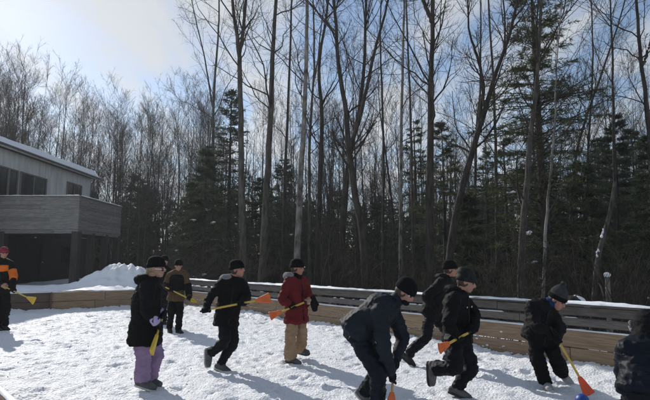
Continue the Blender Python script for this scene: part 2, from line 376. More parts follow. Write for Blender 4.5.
# ---- trampled snow inside the rink: fine relief, footprints, drift along the boards
st = 0.042
gx = np.arange(-11.8, 8.4, st); gy = np.arange(1.2, 18.1, st)
X, Y = np.meshgrid(gx, gy)
Z = fbm(X, Y, 11, [(0.7, 0.03), (2.4, 0.014), (6.0, 0.013), (11.5, 0.020), (23.0, 0.016)])
rng = np.random.default_rng(4)
for k in range(3200):       # boot prints
    cx, cy = rng.uniform(-11, 8), rng.uniform(2.5, 17.5)**1.0
    a = rng.uniform(0, math.pi); dp = rng.uniform(0.006, 0.030); lx, ly = rng.uniform(0.10, 0.15), rng.uniform(0.045, 0.07)
    i0, i1 = int((cx-0.35+11.8)/st), int((cx+0.35+11.8)/st); j0, j1 = int((cy-0.35-1.2)/st), int((cy+0.35-1.2)/st)
    i0, j0 = max(i0, 0), max(j0, 0)
    xs = X[j0:j1, i0:i1]-cx; ys = Y[j0:j1, i0:i1]-cy
    u = (xs*math.cos(a)+ys*math.sin(a))/lx; v = (-xs*math.sin(a)+ys*math.cos(a))/ly
    r2 = u*u+v*v
    Z[j0:j1, i0:i1] += dp*(-np.exp(-r2*r2*0.7) + 0.42*np.exp(-(np.sqrt(r2)-1.5)**2*5))
dF = seg_dist(X, Y, C1, FR2); dL = seg_dist(X, Y, C1, LB2)
rag = 0.5+1.1*np.clip(fbm(X, Y, 31, [(1.1, 1.0), (4.0, 0.9), (10, 0.6)])+0.3, 0, 1.4)
Z += 0.10*np.exp(-(dF/0.26)**2)*rag + 0.07*np.exp(-(dL/0.3)**2)*rag
ins = inside(X, Y, 0.02); keep = ins[:-1, :-1] & ins[1:, 1:] & ins[:-1, 1:] & ins[1:, :-1]
fr_ = grid_faces(len(gy), len(gx), keep)
used = np.unique(fr_); remap = np.full(X.size, -1); remap[used] = np.arange(len(used))
me = mesh_np('rink_snow', np.stack([X, Y, Z], -1).reshape(-1, 3)[used], [remap[fr_]], M['snow'])
tag(link_mesh('rink_snow', me), kind='structure')

# ---- loose snow crumbs on the rink
def crumbs(name, pts, sizes, mt, seed):
    r = np.random.default_rng(seed)
    base = np.array([(0,0,1),(0.9,0.1,0.2),(0.2,0.95,0.1),(-0.85,0.4,0.2),(-0.5,-0.8,0.1),(0.5,-0.85,0.25),(0,0,-0.6)])
    fc = np.array([(0,1,2),(0,2,3),(0,3,4),(0,4,5),(0,5,1),(6,2,1),(6,3,2),(6,4,3),(6,5,4),(6,1,5)])
    n_ = len(pts); a = r.uniform(0, 6.28, n_); c, s_ = np.cos(a), np.sin(a)
    b = base[None]*r.uniform(0.6, 1.3, (n_, 7, 1))
    V = np.stack([b[..., 0]*c[:, None]-b[..., 1]*s_[:, None], b[..., 0]*s_[:, None]+b[..., 1]*c[:, None], b[..., 2]*0.75], -1)*sizes[:, None, None] + pts[:, None]
    Fc = (fc[None]+np.arange(n_)[:, None, None]*7).reshape(-1, 3)
    return mesh_np(name, V.reshape(-1, 3), [Fc], mt, False)
n_ = 3600
px_ = rng.uniform(-11, 8, n_); py_ = rng.uniform(3.0, 17.5, n_)
ok = inside(px_, py_, -0.1) ; px_, py_ = px_[ok], py_[ok]
ii = ((px_+11.8)/st).astype(int); jj = ((py_-1.2)/st).astype(int)
pz_ = Z[np.clip(jj, 0, Z.shape[0]-1), np.clip(ii, 0, Z.shape[1]-1)]
me = crumbs('snow_crumbs', np.stack([px_, py_, pz_+0.004], -1), 0.006+0.016*rng.random(len(px_))**3, M['snow'], 3)
tag(link_mesh('snow_crumbs', me), 'loose crumbs of kicked-up snow over the rink', 'snow', kind='stuff')

# ---- snow bank and shovelled heap behind the left boards
def bank():
    u = np.linspace(0, 1, 190); v = np.linspace(0, 1, 70)
    U, V_ = np.meshgrid(u, v)
    a = LB2-(C1-LB2)*0.15; b = C1+(C1-LB2).normalized()*1.5; d = (b-a); n = Vector((-d.y, d.x)).normalized()
    if n.y < 0: n = -n
    X = a.x+d.x*U + n.x*(0.06+5.2*V_); Y = a.y+d.y*U + n.y*(0.06+5.2*V_)
    base = np.clip(0.60 - 0.05*V_, 0, 1) + fbm(X, Y, 41, [(0.6, 0.12), (1.8, 0.10), (5, 0.05), (11, 0.02)])*np.clip(V_*6, 0.25, 1)
    p = at(116, 272, 19.4); q = at(141, 275, 19.6); s_ = at(96, 283, 19.6)
    heap = 0.56*np.exp(-(((X-p.x)/0.85)**2+((Y-p.y)/0.9)**2)) + 0.55*np.exp(-(((X-q.x)/0.75)**2+((Y-q.y)/0.8)**2)) + 0.22*np.exp(-(((X-s_.x)/1.1)**2+((Y-s_.y)/0.9)**2))
    heap *= 1+fbm(X, Y, 47, [(2.5, 0.5), (6, 0.35), (14, 0.15)])
    Z = base+heap
    Z = np.where(V_ > 0.85, Z*(1-(V_-0.85)/0.15)+(0.2)*(V_-0.85)/0.15, Z)
    me = mesh_np('snow_bank', np.stack([X, Y, Z], -1).reshape(-1, 3), [grid_faces(70, 190)], M['snow2'])
    tag(link_mesh('snow_bank', me), kind='structure')
bank()

# ------------------------------------------------------------------ rink boards and fence
def wall_frame(a, b):
    d = (b-a); Ln = d.length; d = d.normalized(); n = Vector((-d.y, d.x))
    c = Vector((-1.5, 9))
    if (c-a).dot(n) > 0: n = -n          # n points outwards
    return Ln, Vector((d.x, d.y, 0)), Vector((n.x, n.y, 0))
def plank_row(root, name, a, d, n, L0, L1, z0, z1, off, th, lens, mats, rnd, jit=0.006):
    t = L0; k = 0
    while t < L1-0.05:
        e = min(L1, t+lens[k % len(lens)])
        if L1-e < 0.5: e = L1
        o = off+rnd.uniform(-jit, jit)
        p = Vector((a.x, a.y, 0))+d*(t+0.004)+n*o; q = Vector((a.x, a.y, 0))+d*(e-0.004)+n*o
        zc = (z0+z1)/2+rnd.uniform(-0.006, 0.006)
        mb = MB().beam(p+Vector((0, 0, zc)), q+Vector((0, 0, zc+rnd.uniform(-0.006, 0.006))), th, z1-z0)
        mb.build(name, rnd.choice(mats), root, bevel=0.006); t = e; k += 1
def snow_strip(root, a, d, n, L0, L1, z, off, wd, ht, seed, gap=0.0, name='snow_cap'):
    nu = int((L1-L0)/0.045); nv = 7
    u = np.linspace(L0, L1, nu); th = np.linspace(0, math.pi, nv)
    U, T = np.meshgrid(u, th, indexing='ij')
    hh = ht*np.clip(0.72+fbm(U, T*0.6, seed, [(0.8, 0.7), (3.0, 0.7), (9, 0.4)]), 0.12, 1.6)
    if gap > 0: hh = np.where(fbm(U, U*0, seed+9, [(0.9, 1.0), (3.1, 0.8), (8.0, 0.4)]) < gap, 0.0, hh)
    ww = wd/2*(1.0+fbm(U, T, seed+3, [(2, 0.2), (7, 0.2)]))*np.where(hh > 0, 1, 0.2)
    lat = -np.cos(T)*ww; zz = z-0.003+np.sin(T)**0.6*hh
    P = np.stack([a.x+d.x*U+n.x*(off+lat), a.y+d.y*U+n.y*(off+lat), zz], -1).reshape(-1, 3)
    me = mesh_np(name, P, [grid_faces(nu, nv)], M['snow2'])
    return link_mesh(name, me, root)

rnd = random.Random(7)
# far right fence: two kick planks, two rails with gaps, a flat cap under snow, posts outside
Ln, d, n = wall_frame(C1, FR2)
fence = tag(empty('rink_fence', (C1.x, C1.y, 0)), 'long wooden rink fence with snow-topped grey rails above brown kick planks', 'fence')
plank_row(fence, 'kick_plank', C1, d, n, 0.0, Ln, -0.04, 0.245, 0.03, 0.05, [3.4, 3.0, 3.6], [M['plank'], M['plank2']], rnd)
plank_row(fence, 'kick_plank', C1, d, n, 0.0, Ln, 0.252, 0.515, 0.033, 0.05, [2.2, 3.6, 3.2], [M['plank'], M['plank2']], rnd)
plank_row(fence, 'rail', C1, d, n, 0.0, Ln, 0.585, 0.70, 0.045, 0.04, [3.2, 3.6, 2.6], [M['raill']], rnd)
plank_row(fence, 'rail', C1, d, n, 0.0, Ln, 0.742, 0.872, 0.04, 0.04, [2.6, 3.6, 3.4], [M['rail']], rnd)
plank_row(fence, 'cap_rail', C1, d, n, -0.05, Ln, 0.878, 0.915, 0.075, 0.17, [3.6, 3.0], [M['rail']], rnd)
t = 0.1
while t < Ln:
    p = Vector((C1.x, C1.y, 0))+d*t+n*0.112
    MB().beam(p+Vector((0,0,-0.8)), p+Vector((0,0,0.874)), 0.09, 0.09, up=n).build('post', M['rail'], fence, bevel=0.006); t += 1.83
snow_strip(fence, C1, d, n, -0.05, Ln, 0.915, 0.075, 0.18, 0.042, 3)
snow_strip(fence, C1, d, n, 0.0, Ln, 0.515, 0.033, 0.055, 0.03, 13, gap=-0.02, name='snow_ledge')
snow_strip(fence, C1, d, n, 0.0, Ln, 0.70, 0.045, 0.045, 0.02, 23, gap=0.2, name='snow_ledge')
# snow thrown against the boards
rr = np.random.default_rng(12); k = 420
tt = rr.uniform(0, Ln, k); zz = 0.03+0.34*rr.random(k)**2.2
P = np.stack([C1.x+d.x*tt-n.x*0.002, C1.y+d.y*tt-n.y*0.002, zz], -1)
clm = fbm(tt, tt*0, 77, [(0.8, 1.0), (2.5, 0.6)]) > -0.05
me = crumbs('snow_spatter', P[clm], 0.008+0.03*rr.random(k)[clm]**2.5, M['snow'], 5); o = link_mesh('snow_spatter', me, fence); o['kind'] = 'stuff'

# left boards: two plank courses, the first bay darker
Ln, d, n = wall_frame(C1, LB2)
lw = tag(empty('rink_boards', (LB2.x, LB2.y, 0)), 'low brown board wall below the house with snow banked behind it', 'board wall')
jl = (at(52, 300, 15.6).xy-C1).length
plank_row(lw, 'kick_plank', C1, d, n, 0.0, jl, -0.04, 0.275, 0.03, 0.05, [2.7, 2.7], [M['plank'], M['plank2']], rnd)
plank_row(lw, 'kick_plank', C1, d, n, 0.0, jl, 0.282, 0.59, 0.033, 0.05, [2.4, 3.6], [M['plank'], M['plank2']], rnd)
plank_row(lw, 'kick_plank', C1, d, n, jl, Ln, -0.04, 0.275, 0.05, 0.05, [2.4, 3.2], [M['plankd']], rnd)
plank_row(lw, 'kick_plank', C1, d, n, jl, Ln, 0.282, 0.56, 0.05, 0.05, [3.0, 3.2], [M['plankd']], rnd)
MB().beam(Vector((C1.x, C1.y, 0.28))+d*jl-n*0.02+Vector((0,0,-0.3)), Vector((C1.x, C1.y, 0.28))+d*jl-n*0.02+Vector((0,0,0.3)), 0.05, 0.1, up=n).build('post', M['plankd'], lw, bevel=0.005)
snow_strip(lw, C1, d, n, 0.0, Ln, 0.57, 0.06, 0.11, 0.05, 33, gap=-0.25)

# near boards at the lower left corner
Ln, d, n = wall_frame(LB2, NW2)
nw = tag(empty('near_boards', (LB2.x, LB2.y, 0)), 'end of a board wall with pale snow edge in the lower left corner', 'board wall')
plank_row(nw, 'kick_plank', LB2, d, n, 0.1, Ln, -0.04, 0.245, 0.03, 0.05, [3.4, 3.0], [M['plank'], M['plank2']], rnd)
plank_row(nw, 'kick_plank', LB2, d, n, 0.1, Ln, 0.252, 0.47, 0.033, 0.05, [2.6, 3.6], [M['plank'], M['plank2']], rnd)
snow_strip(nw, LB2, d, n, 0.1, Ln, 0.47, 0.033, 0.055, 0.018, 53, gap=-0.12)

# ------------------------------------------------------------------ house with raised deck
HX, HY0, HY1, EZ, GZ = -15.9, 22.4, 33.6, 7.05, 0.40
house = tag(empty('house', (HX, 28, GZ)), 'grey two-storey house with snowy roof and raised weathered deck', 'house')
mb = MB().box((HX-4.0, (HY0+HY1)/2, (3.0+EZ)/2), (8.0, HY1-HY0, EZ-3.0)); wall_up = mb.build('wall', M['siding'], house)
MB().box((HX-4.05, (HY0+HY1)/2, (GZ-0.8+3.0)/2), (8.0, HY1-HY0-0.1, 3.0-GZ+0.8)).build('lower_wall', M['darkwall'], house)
# siding boards, vertical
y = HY0; k = 0
while y < HY1-0.05:
    e = min(y+0.62, HY1)
    MB().beam((HX+0.012, (y+e)/2, 3.3), (HX+0.012, (y+e)/2, EZ-0.02), e-y-0.014, 0.024, up=Vector((1,0,0))).build('siding_board', M['siding'], house); y = e
def window(y0, y1, z0, z1, npan, xw=HX+0.026):
    wf = MB()
    fw = 0.07
    for (a0, a1, b0, b1) in ((y0, y1, z1-fw, z1), (y0, y1, z0, z0+fw), (y0, y0+fw, z0+fw, z1-fw), (y1-fw, y1, z0+fw, z1-fw)):
        wf.box((xw+0.03, (a0+a1)/2, (b0+b1)/2), (0.07, a1-a0, b1-b0))
    for i in range(1, npan):
        yy = y0+(y1-y0)*i/npan; wf.box((xw+0.028, yy, (z0+z1)/2), (0.064, 0.06 if i % 2 else 0.13, z1-z0-2*fw))
    o = wf.build('window', M['frame'], house)
    for i in range(npan):
        a0 = y0+(y1-y0)*i/npan+0.04; a1 = y0+(y1-y0)*(i+1)/npan-0.04
        MB().box((xw+0.008, (a0+a1)/2, (z0+z1)/2), (0.012, a1-a0, z1-z0-0.1)).build('pane', M['glass'], o)
    MB().box((xw+0.05, (y0+y1)/2, z0-0.03), (0.12, y1-y0+0.1, 0.05)).build('sill', M['frame'], o)
def wall_y(px, py):          # y on the wall plane x = HX at a pixel
    lo, hi = 20, 45
    for _ in range(50):
        m_ = (lo+hi)/2
        if at(px, py, m_).x > HX: lo = m_
        else: hi = m_
    return m_
zt = at(22, 172, wall_y(22, 172)).z
window(wall_y(-14, 180), wall_y(17, 180), 4.35, zt, 3)
window(wall_y(19, 180), wall_y(46, 180), 4.35, zt, 2)
window(wall_y(66, 188), wall_y(81, 188), 4.6, at(72, 183, wall_y(72, 183)).z, 2)
# door and window of the lower storey, deep in the shade of the deck
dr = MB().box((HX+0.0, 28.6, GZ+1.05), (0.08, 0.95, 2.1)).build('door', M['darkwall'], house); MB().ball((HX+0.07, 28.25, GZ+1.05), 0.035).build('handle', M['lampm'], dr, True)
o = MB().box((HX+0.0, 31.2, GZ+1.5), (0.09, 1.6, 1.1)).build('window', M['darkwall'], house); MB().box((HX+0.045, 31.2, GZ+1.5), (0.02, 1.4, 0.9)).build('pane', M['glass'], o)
MB().ball((HX+0.12, 27.3, GZ+2.42), 0.06).build('wall_lamp', M['white'], house, True)
# roof: thin metal slab, eave board, rounded snow on top
ang = R(9); ex = HX+0.35
rf = MB(); x1 = HX-8.6
rf.add([(ex, HY0-0.6, EZ), (ex, HY1+0.5, EZ), (HX-4, HY1+0.5, EZ+(ex-HX+4)*math.tan(ang)), (HX-4, HY0-0.6, EZ+(ex-HX+4)*math.tan(ang)), (x1, HY1+0.5, EZ), (x1, HY0-0.6, EZ),
        (ex, HY0-0.6, EZ+0.16), (ex, HY1+0.5, EZ+0.16), (HX-4, HY1+0.5, EZ+0.16+(ex-HX+4)*math.tan(ang)), (HX-4, HY0-0.6, EZ+0.16+(ex-HX+4)*math.tan(ang)), (x1, HY1+0.5, EZ+0.16), (x1, HY0-0.6, EZ+0.16)],
       [(0,1,2,3), (3,2,4,5), (6,9,8,7), (9,11,10,8), (0,6,7,1), (5,4,10,11), (0,3,9,6), (3,5,11,9), (1,7,8,2), (2,8,10,4)])
roof = rf.build('roof', M['roofm'], house)
MB().box((ex+0.016, (HY0+HY1)/2-0.05, EZ+0.07), (0.03, HY1-HY0+1.1, 0.2)).build('eave_board', M['siding'], roof)
u = np.linspace(0, 1, 90); v = np.linspace(0, 1, 40)
U, V_ = np.meshgrid(u, v); Yp = HY0-0.58+(HY1-HY0+1.06)*U; Xp = ex+0.02-(ex-x1+0.0)*V_
base = EZ+0.165+np.minimum(ex-Xp, Xp-x1)*math.tan(ang)
edge = np.minimum(np.minimum(U*(HY1-HY0), (1-U)*(HY1-HY0))/0.5, np.minimum(V_, 1-V_)*9/0.35)
hh = 0.36*np.sqrt(np.clip(1-(1-np.clip(edge, 0, 1))**2, 0, 1))*(1+fbm(Xp, Yp, 61, [(0.5, 0.35), (2, 0.2)]))
V3 = np.stack([Xp, Yp, base+hh-0.003], -1).reshape(-1, 3)
link_mesh('roof_snow', mesh_np('roof_snow', V3, [grid_faces(40, 90)], M['snow2']), roof)
MB().tube([(ex+0.09, HY0-0.55, EZ+0.10), (ex+0.09, HY1+0.42, EZ+0.06)], [0.055, 0.055], n=10).build('gutter', M['roofm'], house, True)
MB().tube([(ex+0.09, HY1+0.25, EZ+0.05), (HX+0.10, HY1-0.12, EZ-0.4), (HX+0.09, HY1-0.12, 3.4)], [0.04, 0.04, 0.04], n=8).build('downpipe', M['roofm'], house, True)
# deck
DX, DY0, DY1, DZ0, DZ1 = -11.85, 24.0, 28.9, 2.84, 4.62
deck = MB().box(((HX+DX)/2, (DY0+DY1)/2, 3.05), (DX-HX-0.1, DY1-DY0-0.1, 0.12)).build('deck_floor', M['deckd'], house)
for i in range(8):
    xx = HX+0.3+i*0.5; MB().box((xx, (DY0+DY1)/2, 2.90), (0.05, DY1-DY0-0.15, 0.18)).build('joist', M['post'], deck)
nb = 9; hb = (DZ1-DZ0)/nb
for i in range(nb):
    z = DZ0+hb*(i+0.5); mt = M['deckw'] if (i*7) % 3 else M['deckd']; j = rnd.uniform(-0.008, 0.008)
    sp_ = HX+rnd.uniform(1.2, 3.0)
    MB().box(((HX+sp_)/2, DY0+j, z), (sp_-HX-0.006, 0.04, hb-0.012)).build('skirt_board', mt, house)
    MB().box(((sp_+DX)/2, DY0+j, z), (DX-sp_-0.006, 0.04, hb-0.012)).build('skirt_board', M['deckw'], house)
    MB().box((DX+j, (DY0+DY1)/2+0.02, z), (0.04, DY1-DY0-0.01, hb-0.012)).build('skirt_board', mt, house)
MB().box(((HX+DX)/2+0.05, DY0-0.01, DZ1+0.025), (DX-HX+0.1, 0.16, 0.04)).build('deck_cap', M['deckw'], house)
MB().box((DX+0.01, (DY0+DY1)/2+0.05, DZ1+0.022), (0.16, DY1-DY0, 0.04)).build('deck_cap', M['deckw'], house)
for (a, b, s_) in (((HX, DY0-0.01), (DX, DY0-0.01), 71), ((DX+0.01, DY0), (DX+0.01, DY1), 72)):
    a = Vector(a); b = Vector(b); dd = (b-a).normalized(); snow_strip(house, a, Vector((dd.x, dd.y, 0)), Vector((-dd.y, dd.x, 0)), 0, (b-a).length, DZ1+0.045, 0, 0.15, 0.05, s_, name='deck_snow')
for (x, y, r_) in ((DX-0.12, DY0+0.12, 0.17), (DX-0.12, 25.6, 0.14), (DX-0.12, 27.2, 0.14), (DX-0.12, 28.75, 0.14), (HX+0.4, DY0+0.12, 0.15)):
    MB().box((x, y, (GZ-0.6+DZ0+0.1)/2+0.0), (r_*2, r_*2, DZ0+0.1-GZ+0.6)).build('deck_post', M['post'], house, bevel=0.01)

# ------------------------------------------------------------------ trees
def rings_to_mesh(P, Rr, ns):
    """P (n,s,3) polylines, Rr (n,s) radii -> verts, quads"""
    n_, s_, _ = P.shape
    T = np.gradient(P, axis=1); T /= np.linalg.norm(T, axis=2, keepdims=True)+1e-9
    ref = np.where(np.abs(T[..., 2:3]) > 0.9, np.array([1.0, 0, 0]), np.array([0, 0, 1.0]))
    A = np.cross(T, ref); A /= np.linalg.norm(A, axis=2, keepdims=True)+1e-9; B = np.cross(T, A)
    ph = np.arange(ns)*2*math.pi/ns
    V = P[:, :, None]+Rr[:, :, None, None]*(A[:, :, None]*np.cos(ph)[None, None, :, None]+B[:, :, None]*np.sin(ph)[None, None, :, None])
    idx = np.arange(n_*s_*ns).reshape(n_, s_, ns); j = np.roll(idx, -1, 2)
    Q = np.stack([idx[:, :-1], j[:, :-1], j[:, 1:], idx[:, 1:]], -1).reshape(-1, 4)
    return V.reshape(-1, 3), Q
def join(parts):
    V, Q, o = [], [], 0
    for (v, q) in parts: V.append(v); Q.append(q+o); o += len(v)
    return np.concatenate(V), [np.concatenate(Q)]
def spawn(r, P, Rr, k, f0, f1, ang, ln, s_, up=0.15, wig=0.12, rs=0.55, rmin=0.004, bias=None):
    n_, S, _ = P.shape
    f = r.uniform(f0, f1, (n_, k)); x = f*(S-1); i = np.clip(x.astype(int), 0, S-2); t = (x-i)[..., None]
    ar = np.arange(n_)[:, None]
    p = P[ar, i]*(1-t)+P[ar, i+1]*t; tg = P[ar, i+1]-P[ar, i]; tg /= np.linalg.norm(tg, axis=-1, keepdims=True)+1e-9
    rad = (Rr[ar, i]*(1-t[..., 0])+Rr[ar, i+1]*t[..., 0])*rs*r.uniform(0.6, 1.1, (n_, k))
    z = r.normal(size=(n_, k, 3)); z -= (z*tg).sum(-1, keepdims=True)*tg; z /= np.linalg.norm(z, axis=-1, keepdims=True)+1e-9
    a = np.radians(r.normal(ang, 9, (n_, k)))[..., None]
    dr = np.cos(a)*tg+np.sin(a)*z
    PL = np.linalg.norm(np.diff(P, axis=1), axis=2).sum(1)[:, None]
    Lc = (PL*ln if ln < 5 else np.full((n_, 1), ln-5))*(1.15-0.65*f)*r.uniform(0.55, 1.25, (n_, k))
    dr = dr.reshape(-1, 3); p = p.reshape(-1, 3); Lc = Lc.reshape(-1); rad = np.maximum(rad.reshape(-1), rmin)
    out_ = np.empty((len(p), s_, 3)); out_[:, 0] = p; q = p.copy()
    for s in range(1, s_):
        dr = dr+np.array([0, 0, up])+r.normal(size=dr.shape)*wig; dr /= np.linalg.norm(dr, axis=1, keepdims=True)
        q = q+dr*(Lc/(s_-1))[:, None]; out_[:, s] = q
    tap = np.linspace(1, 0.35, s_)[None]
    return out_, np.maximum(rad[:, None]*tap, rmin*0.7)
def smooth_path(pts, n_):
    pts = np.array([list(p) for p in pts]); m_ = len(pts); T = np.linspace(0, m_-1-1e-6, n_); o = []
    for t in T:
        i = int(t); u_ = t-i; p0 = pts[max(i-1, 0)]; p1 = pts[i]; p2 = pts[i+1]; p3 = pts[min(i+2, m_-1)]
        o.append(0.5*((2*p1)+(p2-p0)*u_+(2*p0-5*p1+4*p2-p3)*u_*u_+(3*p1-p0-3*p2+p3)*u_**3))
    return np.array(o)
def bare_tree(name, label, tracks, r0, seed, bark, group=None, dens=1.0, f0=0.3, far=1.0, limb=0.28):
    """tracks: world-point polylines; the first is the main stem, others are big forks"""
    r = np.random.default_rng(seed); b = tracks[0][0]
    base = Vector((b[0], b[1], float(ground_h(np.array([b[0]]), np.array([b[1]]))[0])-0.15))
    tr, cr, lim = [], [], []
    for k, tk in enumerate(tracks):
        tk = [Vector(p) for p in tk]
        if k == 0: tk = [Vector((tk[0].x, tk[0].y, base.z))]+tk[1:] if tk[0].z > base.z else tk
        P = smooth_path(tk, 26)[None]; P += np.cumsum(r.normal(size=P.shape)*0.012, axis=1)*(1 if k == 0 else 1.2)
        P[0, 0] = tk[0][:]
        ra = r0 if k == 0 else r0*0.55
        Rr = ra*np.linspace(1, 0.22 if k == 0 else 0.2, 26)**0.85; 
        if k == 0: Rr = Rr*(1+0.45*np.exp(-np.arange(26)/1.2))
        Rr = np.maximum(Rr, 0.012)[None]
        tr.append(rings_to_mesh(P, Rr, 9)); lim.append((P, Rr))
    mt_tr = bark
    for k, (P, Rr) in enumerate(lim):
        n1 = int((13 if k == 0 else 10)*dens)
        P1, R1 = spawn(r, P, Rr, n1, f0 if k == 0 else 0.2, 0.99, 50, limb*(1 if k == 0 else 1.2), 8, 0.10, 0.17, 0.40, 0.010)
        P2, R2 = spawn(r, P1, R1, int(8*dens+0.5), 0.2, 1.0, 45, 0.5, 6, 0.05, 0.16, 0.55, 0.006*far)
        P3, R3 = spawn(r, P2, R2, 5, 0.15, 1.0, 42, 0.55, 4, 0.03, 0.15, 0.65, 0.004*far)
        cr += [rings_to_mesh(P1, R1, 5), rings_to_mesh(P2, R2, 3), rings_to_mesh(P3, R3, 3)]
        tp, tr_ = spawn(r, P[:, -8:], Rr[:, -8:], int(10*dens), 0.1, 1.0, 30, 0.8, 6, 0.08, 0.1, 0.6, 0.008)
        t2, r2 = spawn(r, tp, tr_, 5, 0.15, 1.0, 35, 0.55, 4, 0.05, 0.12, 0.7, 0.005*far)
        cr += [rings_to_mesh(tp, tr_, 4), rings_to_mesh(t2, r2, 3)]
    root = tag(empty(name, base), label, 'tree', group)
    link_mesh('trunk', mesh_np('trunk', *join(tr), bark), root)
    link_mesh('crown', mesh_np('crown', *join(cr), M['twig']), root)
    return root

def tk(Yd, *pp, top=None):
    return [at(x, y, Yd) for (x, y) in pp]
DEC = [
 ('forked slender bare tree rising behind the left spruces', 27, 0.11, 'bark', [[(212,272),(213,180),(213,105),(217,50),(219,0),(221,-70)], [(213,108),(205,60),(192,0),(186,-60)]]),
 ('tall straight grey tree, Y-forked near the top, above the grey-hooded player', 17, 0.145, 'bark', [[(243,285),(242,200),(241,100),(239,52),(233,12),(227,-80)], [(239,55),(246,16),(251,-60),(254,-110)]]),
 ('tall dark trunk leaning slightly right beside the forked grey tree', 18, 0.17, 'bark', [[(261,285),(264,220),(268,130),(272,60),(277,0),(283,-130)]]),
 ('pale mottled trunk straight behind the player in dark red', 17, 0.14, 'barkp', [[(296,285),(299,200),(304,100),(307,0),(311,-130)]]),
 ('thin bare stem between the leaning dark trunk and the pale mottled one', 22, 0.09, 'barkd', [[(281,280),(285,150),(290,0),(292,-90)]]),
 ('crooked dark tree just right of the pale mottled trunk', 19, 0.12, 'barkd', [[(316,285),(319,200),(323,120),(320,70),(329,0),(334,-90)]]),
 ('bowed tree bending left then forking into two upright limbs, left of centre', 16, 0.155, 'barkd', [[(366,288),(363,240),(354,190),(349,150),(346,112),(339,66),(336,20),(330,-60)], [(349,152),(361,102),(373,50),(388,-12),(398,-90)]]),
 ('dark trunk crossing in front of the bowed forking tree', 18, 0.13, 'barkd', [[(340,288),(343,220),(348,160),(357,110),(362,60),(364,0),(366,-90)]]),
 ('thin straight mottled pole-like tree left of the thick dark trunk', 20, 0.095, 'barkp', [[(400,285),(400,150),(402,0),(403,-110)]]),
 ('thickest straight dark trunk behind the two running players', 15, 0.16, 'barkd', [[(429,292),(430,200),(431,100),(432,25),(435,-140)], [(432,22),(427,4),(419,-20),(410,-60)]]),
 ('heavy tree leaning right with a crooked side limb, right of the thickest trunk', 16, 0.15, 'barkd', [[(441,282),(455,220),(468,170),(482,120),(493,82),(507,40),(524,-30)], [(474,150),(482,98),(477,60),(468,30),(466,-30)]]),
 ('upright trunk behind the bending player in the grey knit hat', 14, 0.13, 'bark', [[(519,300),(523,250),(528,190),(534,120),(540,60),(545,-60)]]),
 ('slender pale sapling leaning right above the grey knit hat', 12.5, 0.05, 'barkp', [[(540,300),(545,250),(550,190),(554,130),(556,80),(561,0)]]),
 ('bare tree at the right edge of the picture leaning left', 14, 0.09, 'barkd', [[(652,292),(649,150),(641,60),(636,0),(630,-80)], [(642,66),(654,30),(668,-30)]]),
 ('thin bare tree between the heavy leaner and the tall hemlock', 20, 0.09, 'bark', [[(497,292),(497,200),(494,100),(489,0),(487,-60)]]),
 ('bare tree sweeping up to the right beyond the hemlock', 20, 0.08, 'barkd', [[(566,292),(572,200),(580,140),(600,80),(622,20),(640,-50)]]),
 ('straight thin bare tree standing over the dark right-hand spruce', 22, 0.10, 'barkd', [[(616,292),(614,160),(612,60),(607,-40)]]),
 ('thin stem close behind the heavy right-leaning tree', 22, 0.085, 'bark', [[(470,288),(476,150),(480,60),(479,-60)]]),
 ('slim bare tree left of the pole-like mottled stem', 23, 0.085, 'barkd', [[(383,286),(384,150),(380,40),(383,-60)]]),
 ('slim bare tree just left of the thickest trunk', 24, 0.085, 'bark', [[(414,286),(412,120),(408,0),(410,-80)]]),
 ('slim tree with a high fork above the player in dark red', 23, 0.10, 'bark', [[(310,284),(310,150),(314,60),(311,-70)], [(313,90),(321,40),(327,-40)]]),
 ('slim bare tree rising right of the hemlock top', 24, 0.085, 'barkd', [[(585,292),(588,160),(594,60),(590,-40)]]),
]
for i, (lab, Yd, r0, bk, trk) in enumerate(DEC):
    bare_tree('bare_tree', lab, [tk(Yd, *t_) for t_ in trk], r0*0.87, 100+i, M[bk], dens=1.0 if Yd < 21 else 0.9, f0=0.42 if i in (1, 2, 3, 9) else 0.3, limb=0.22)

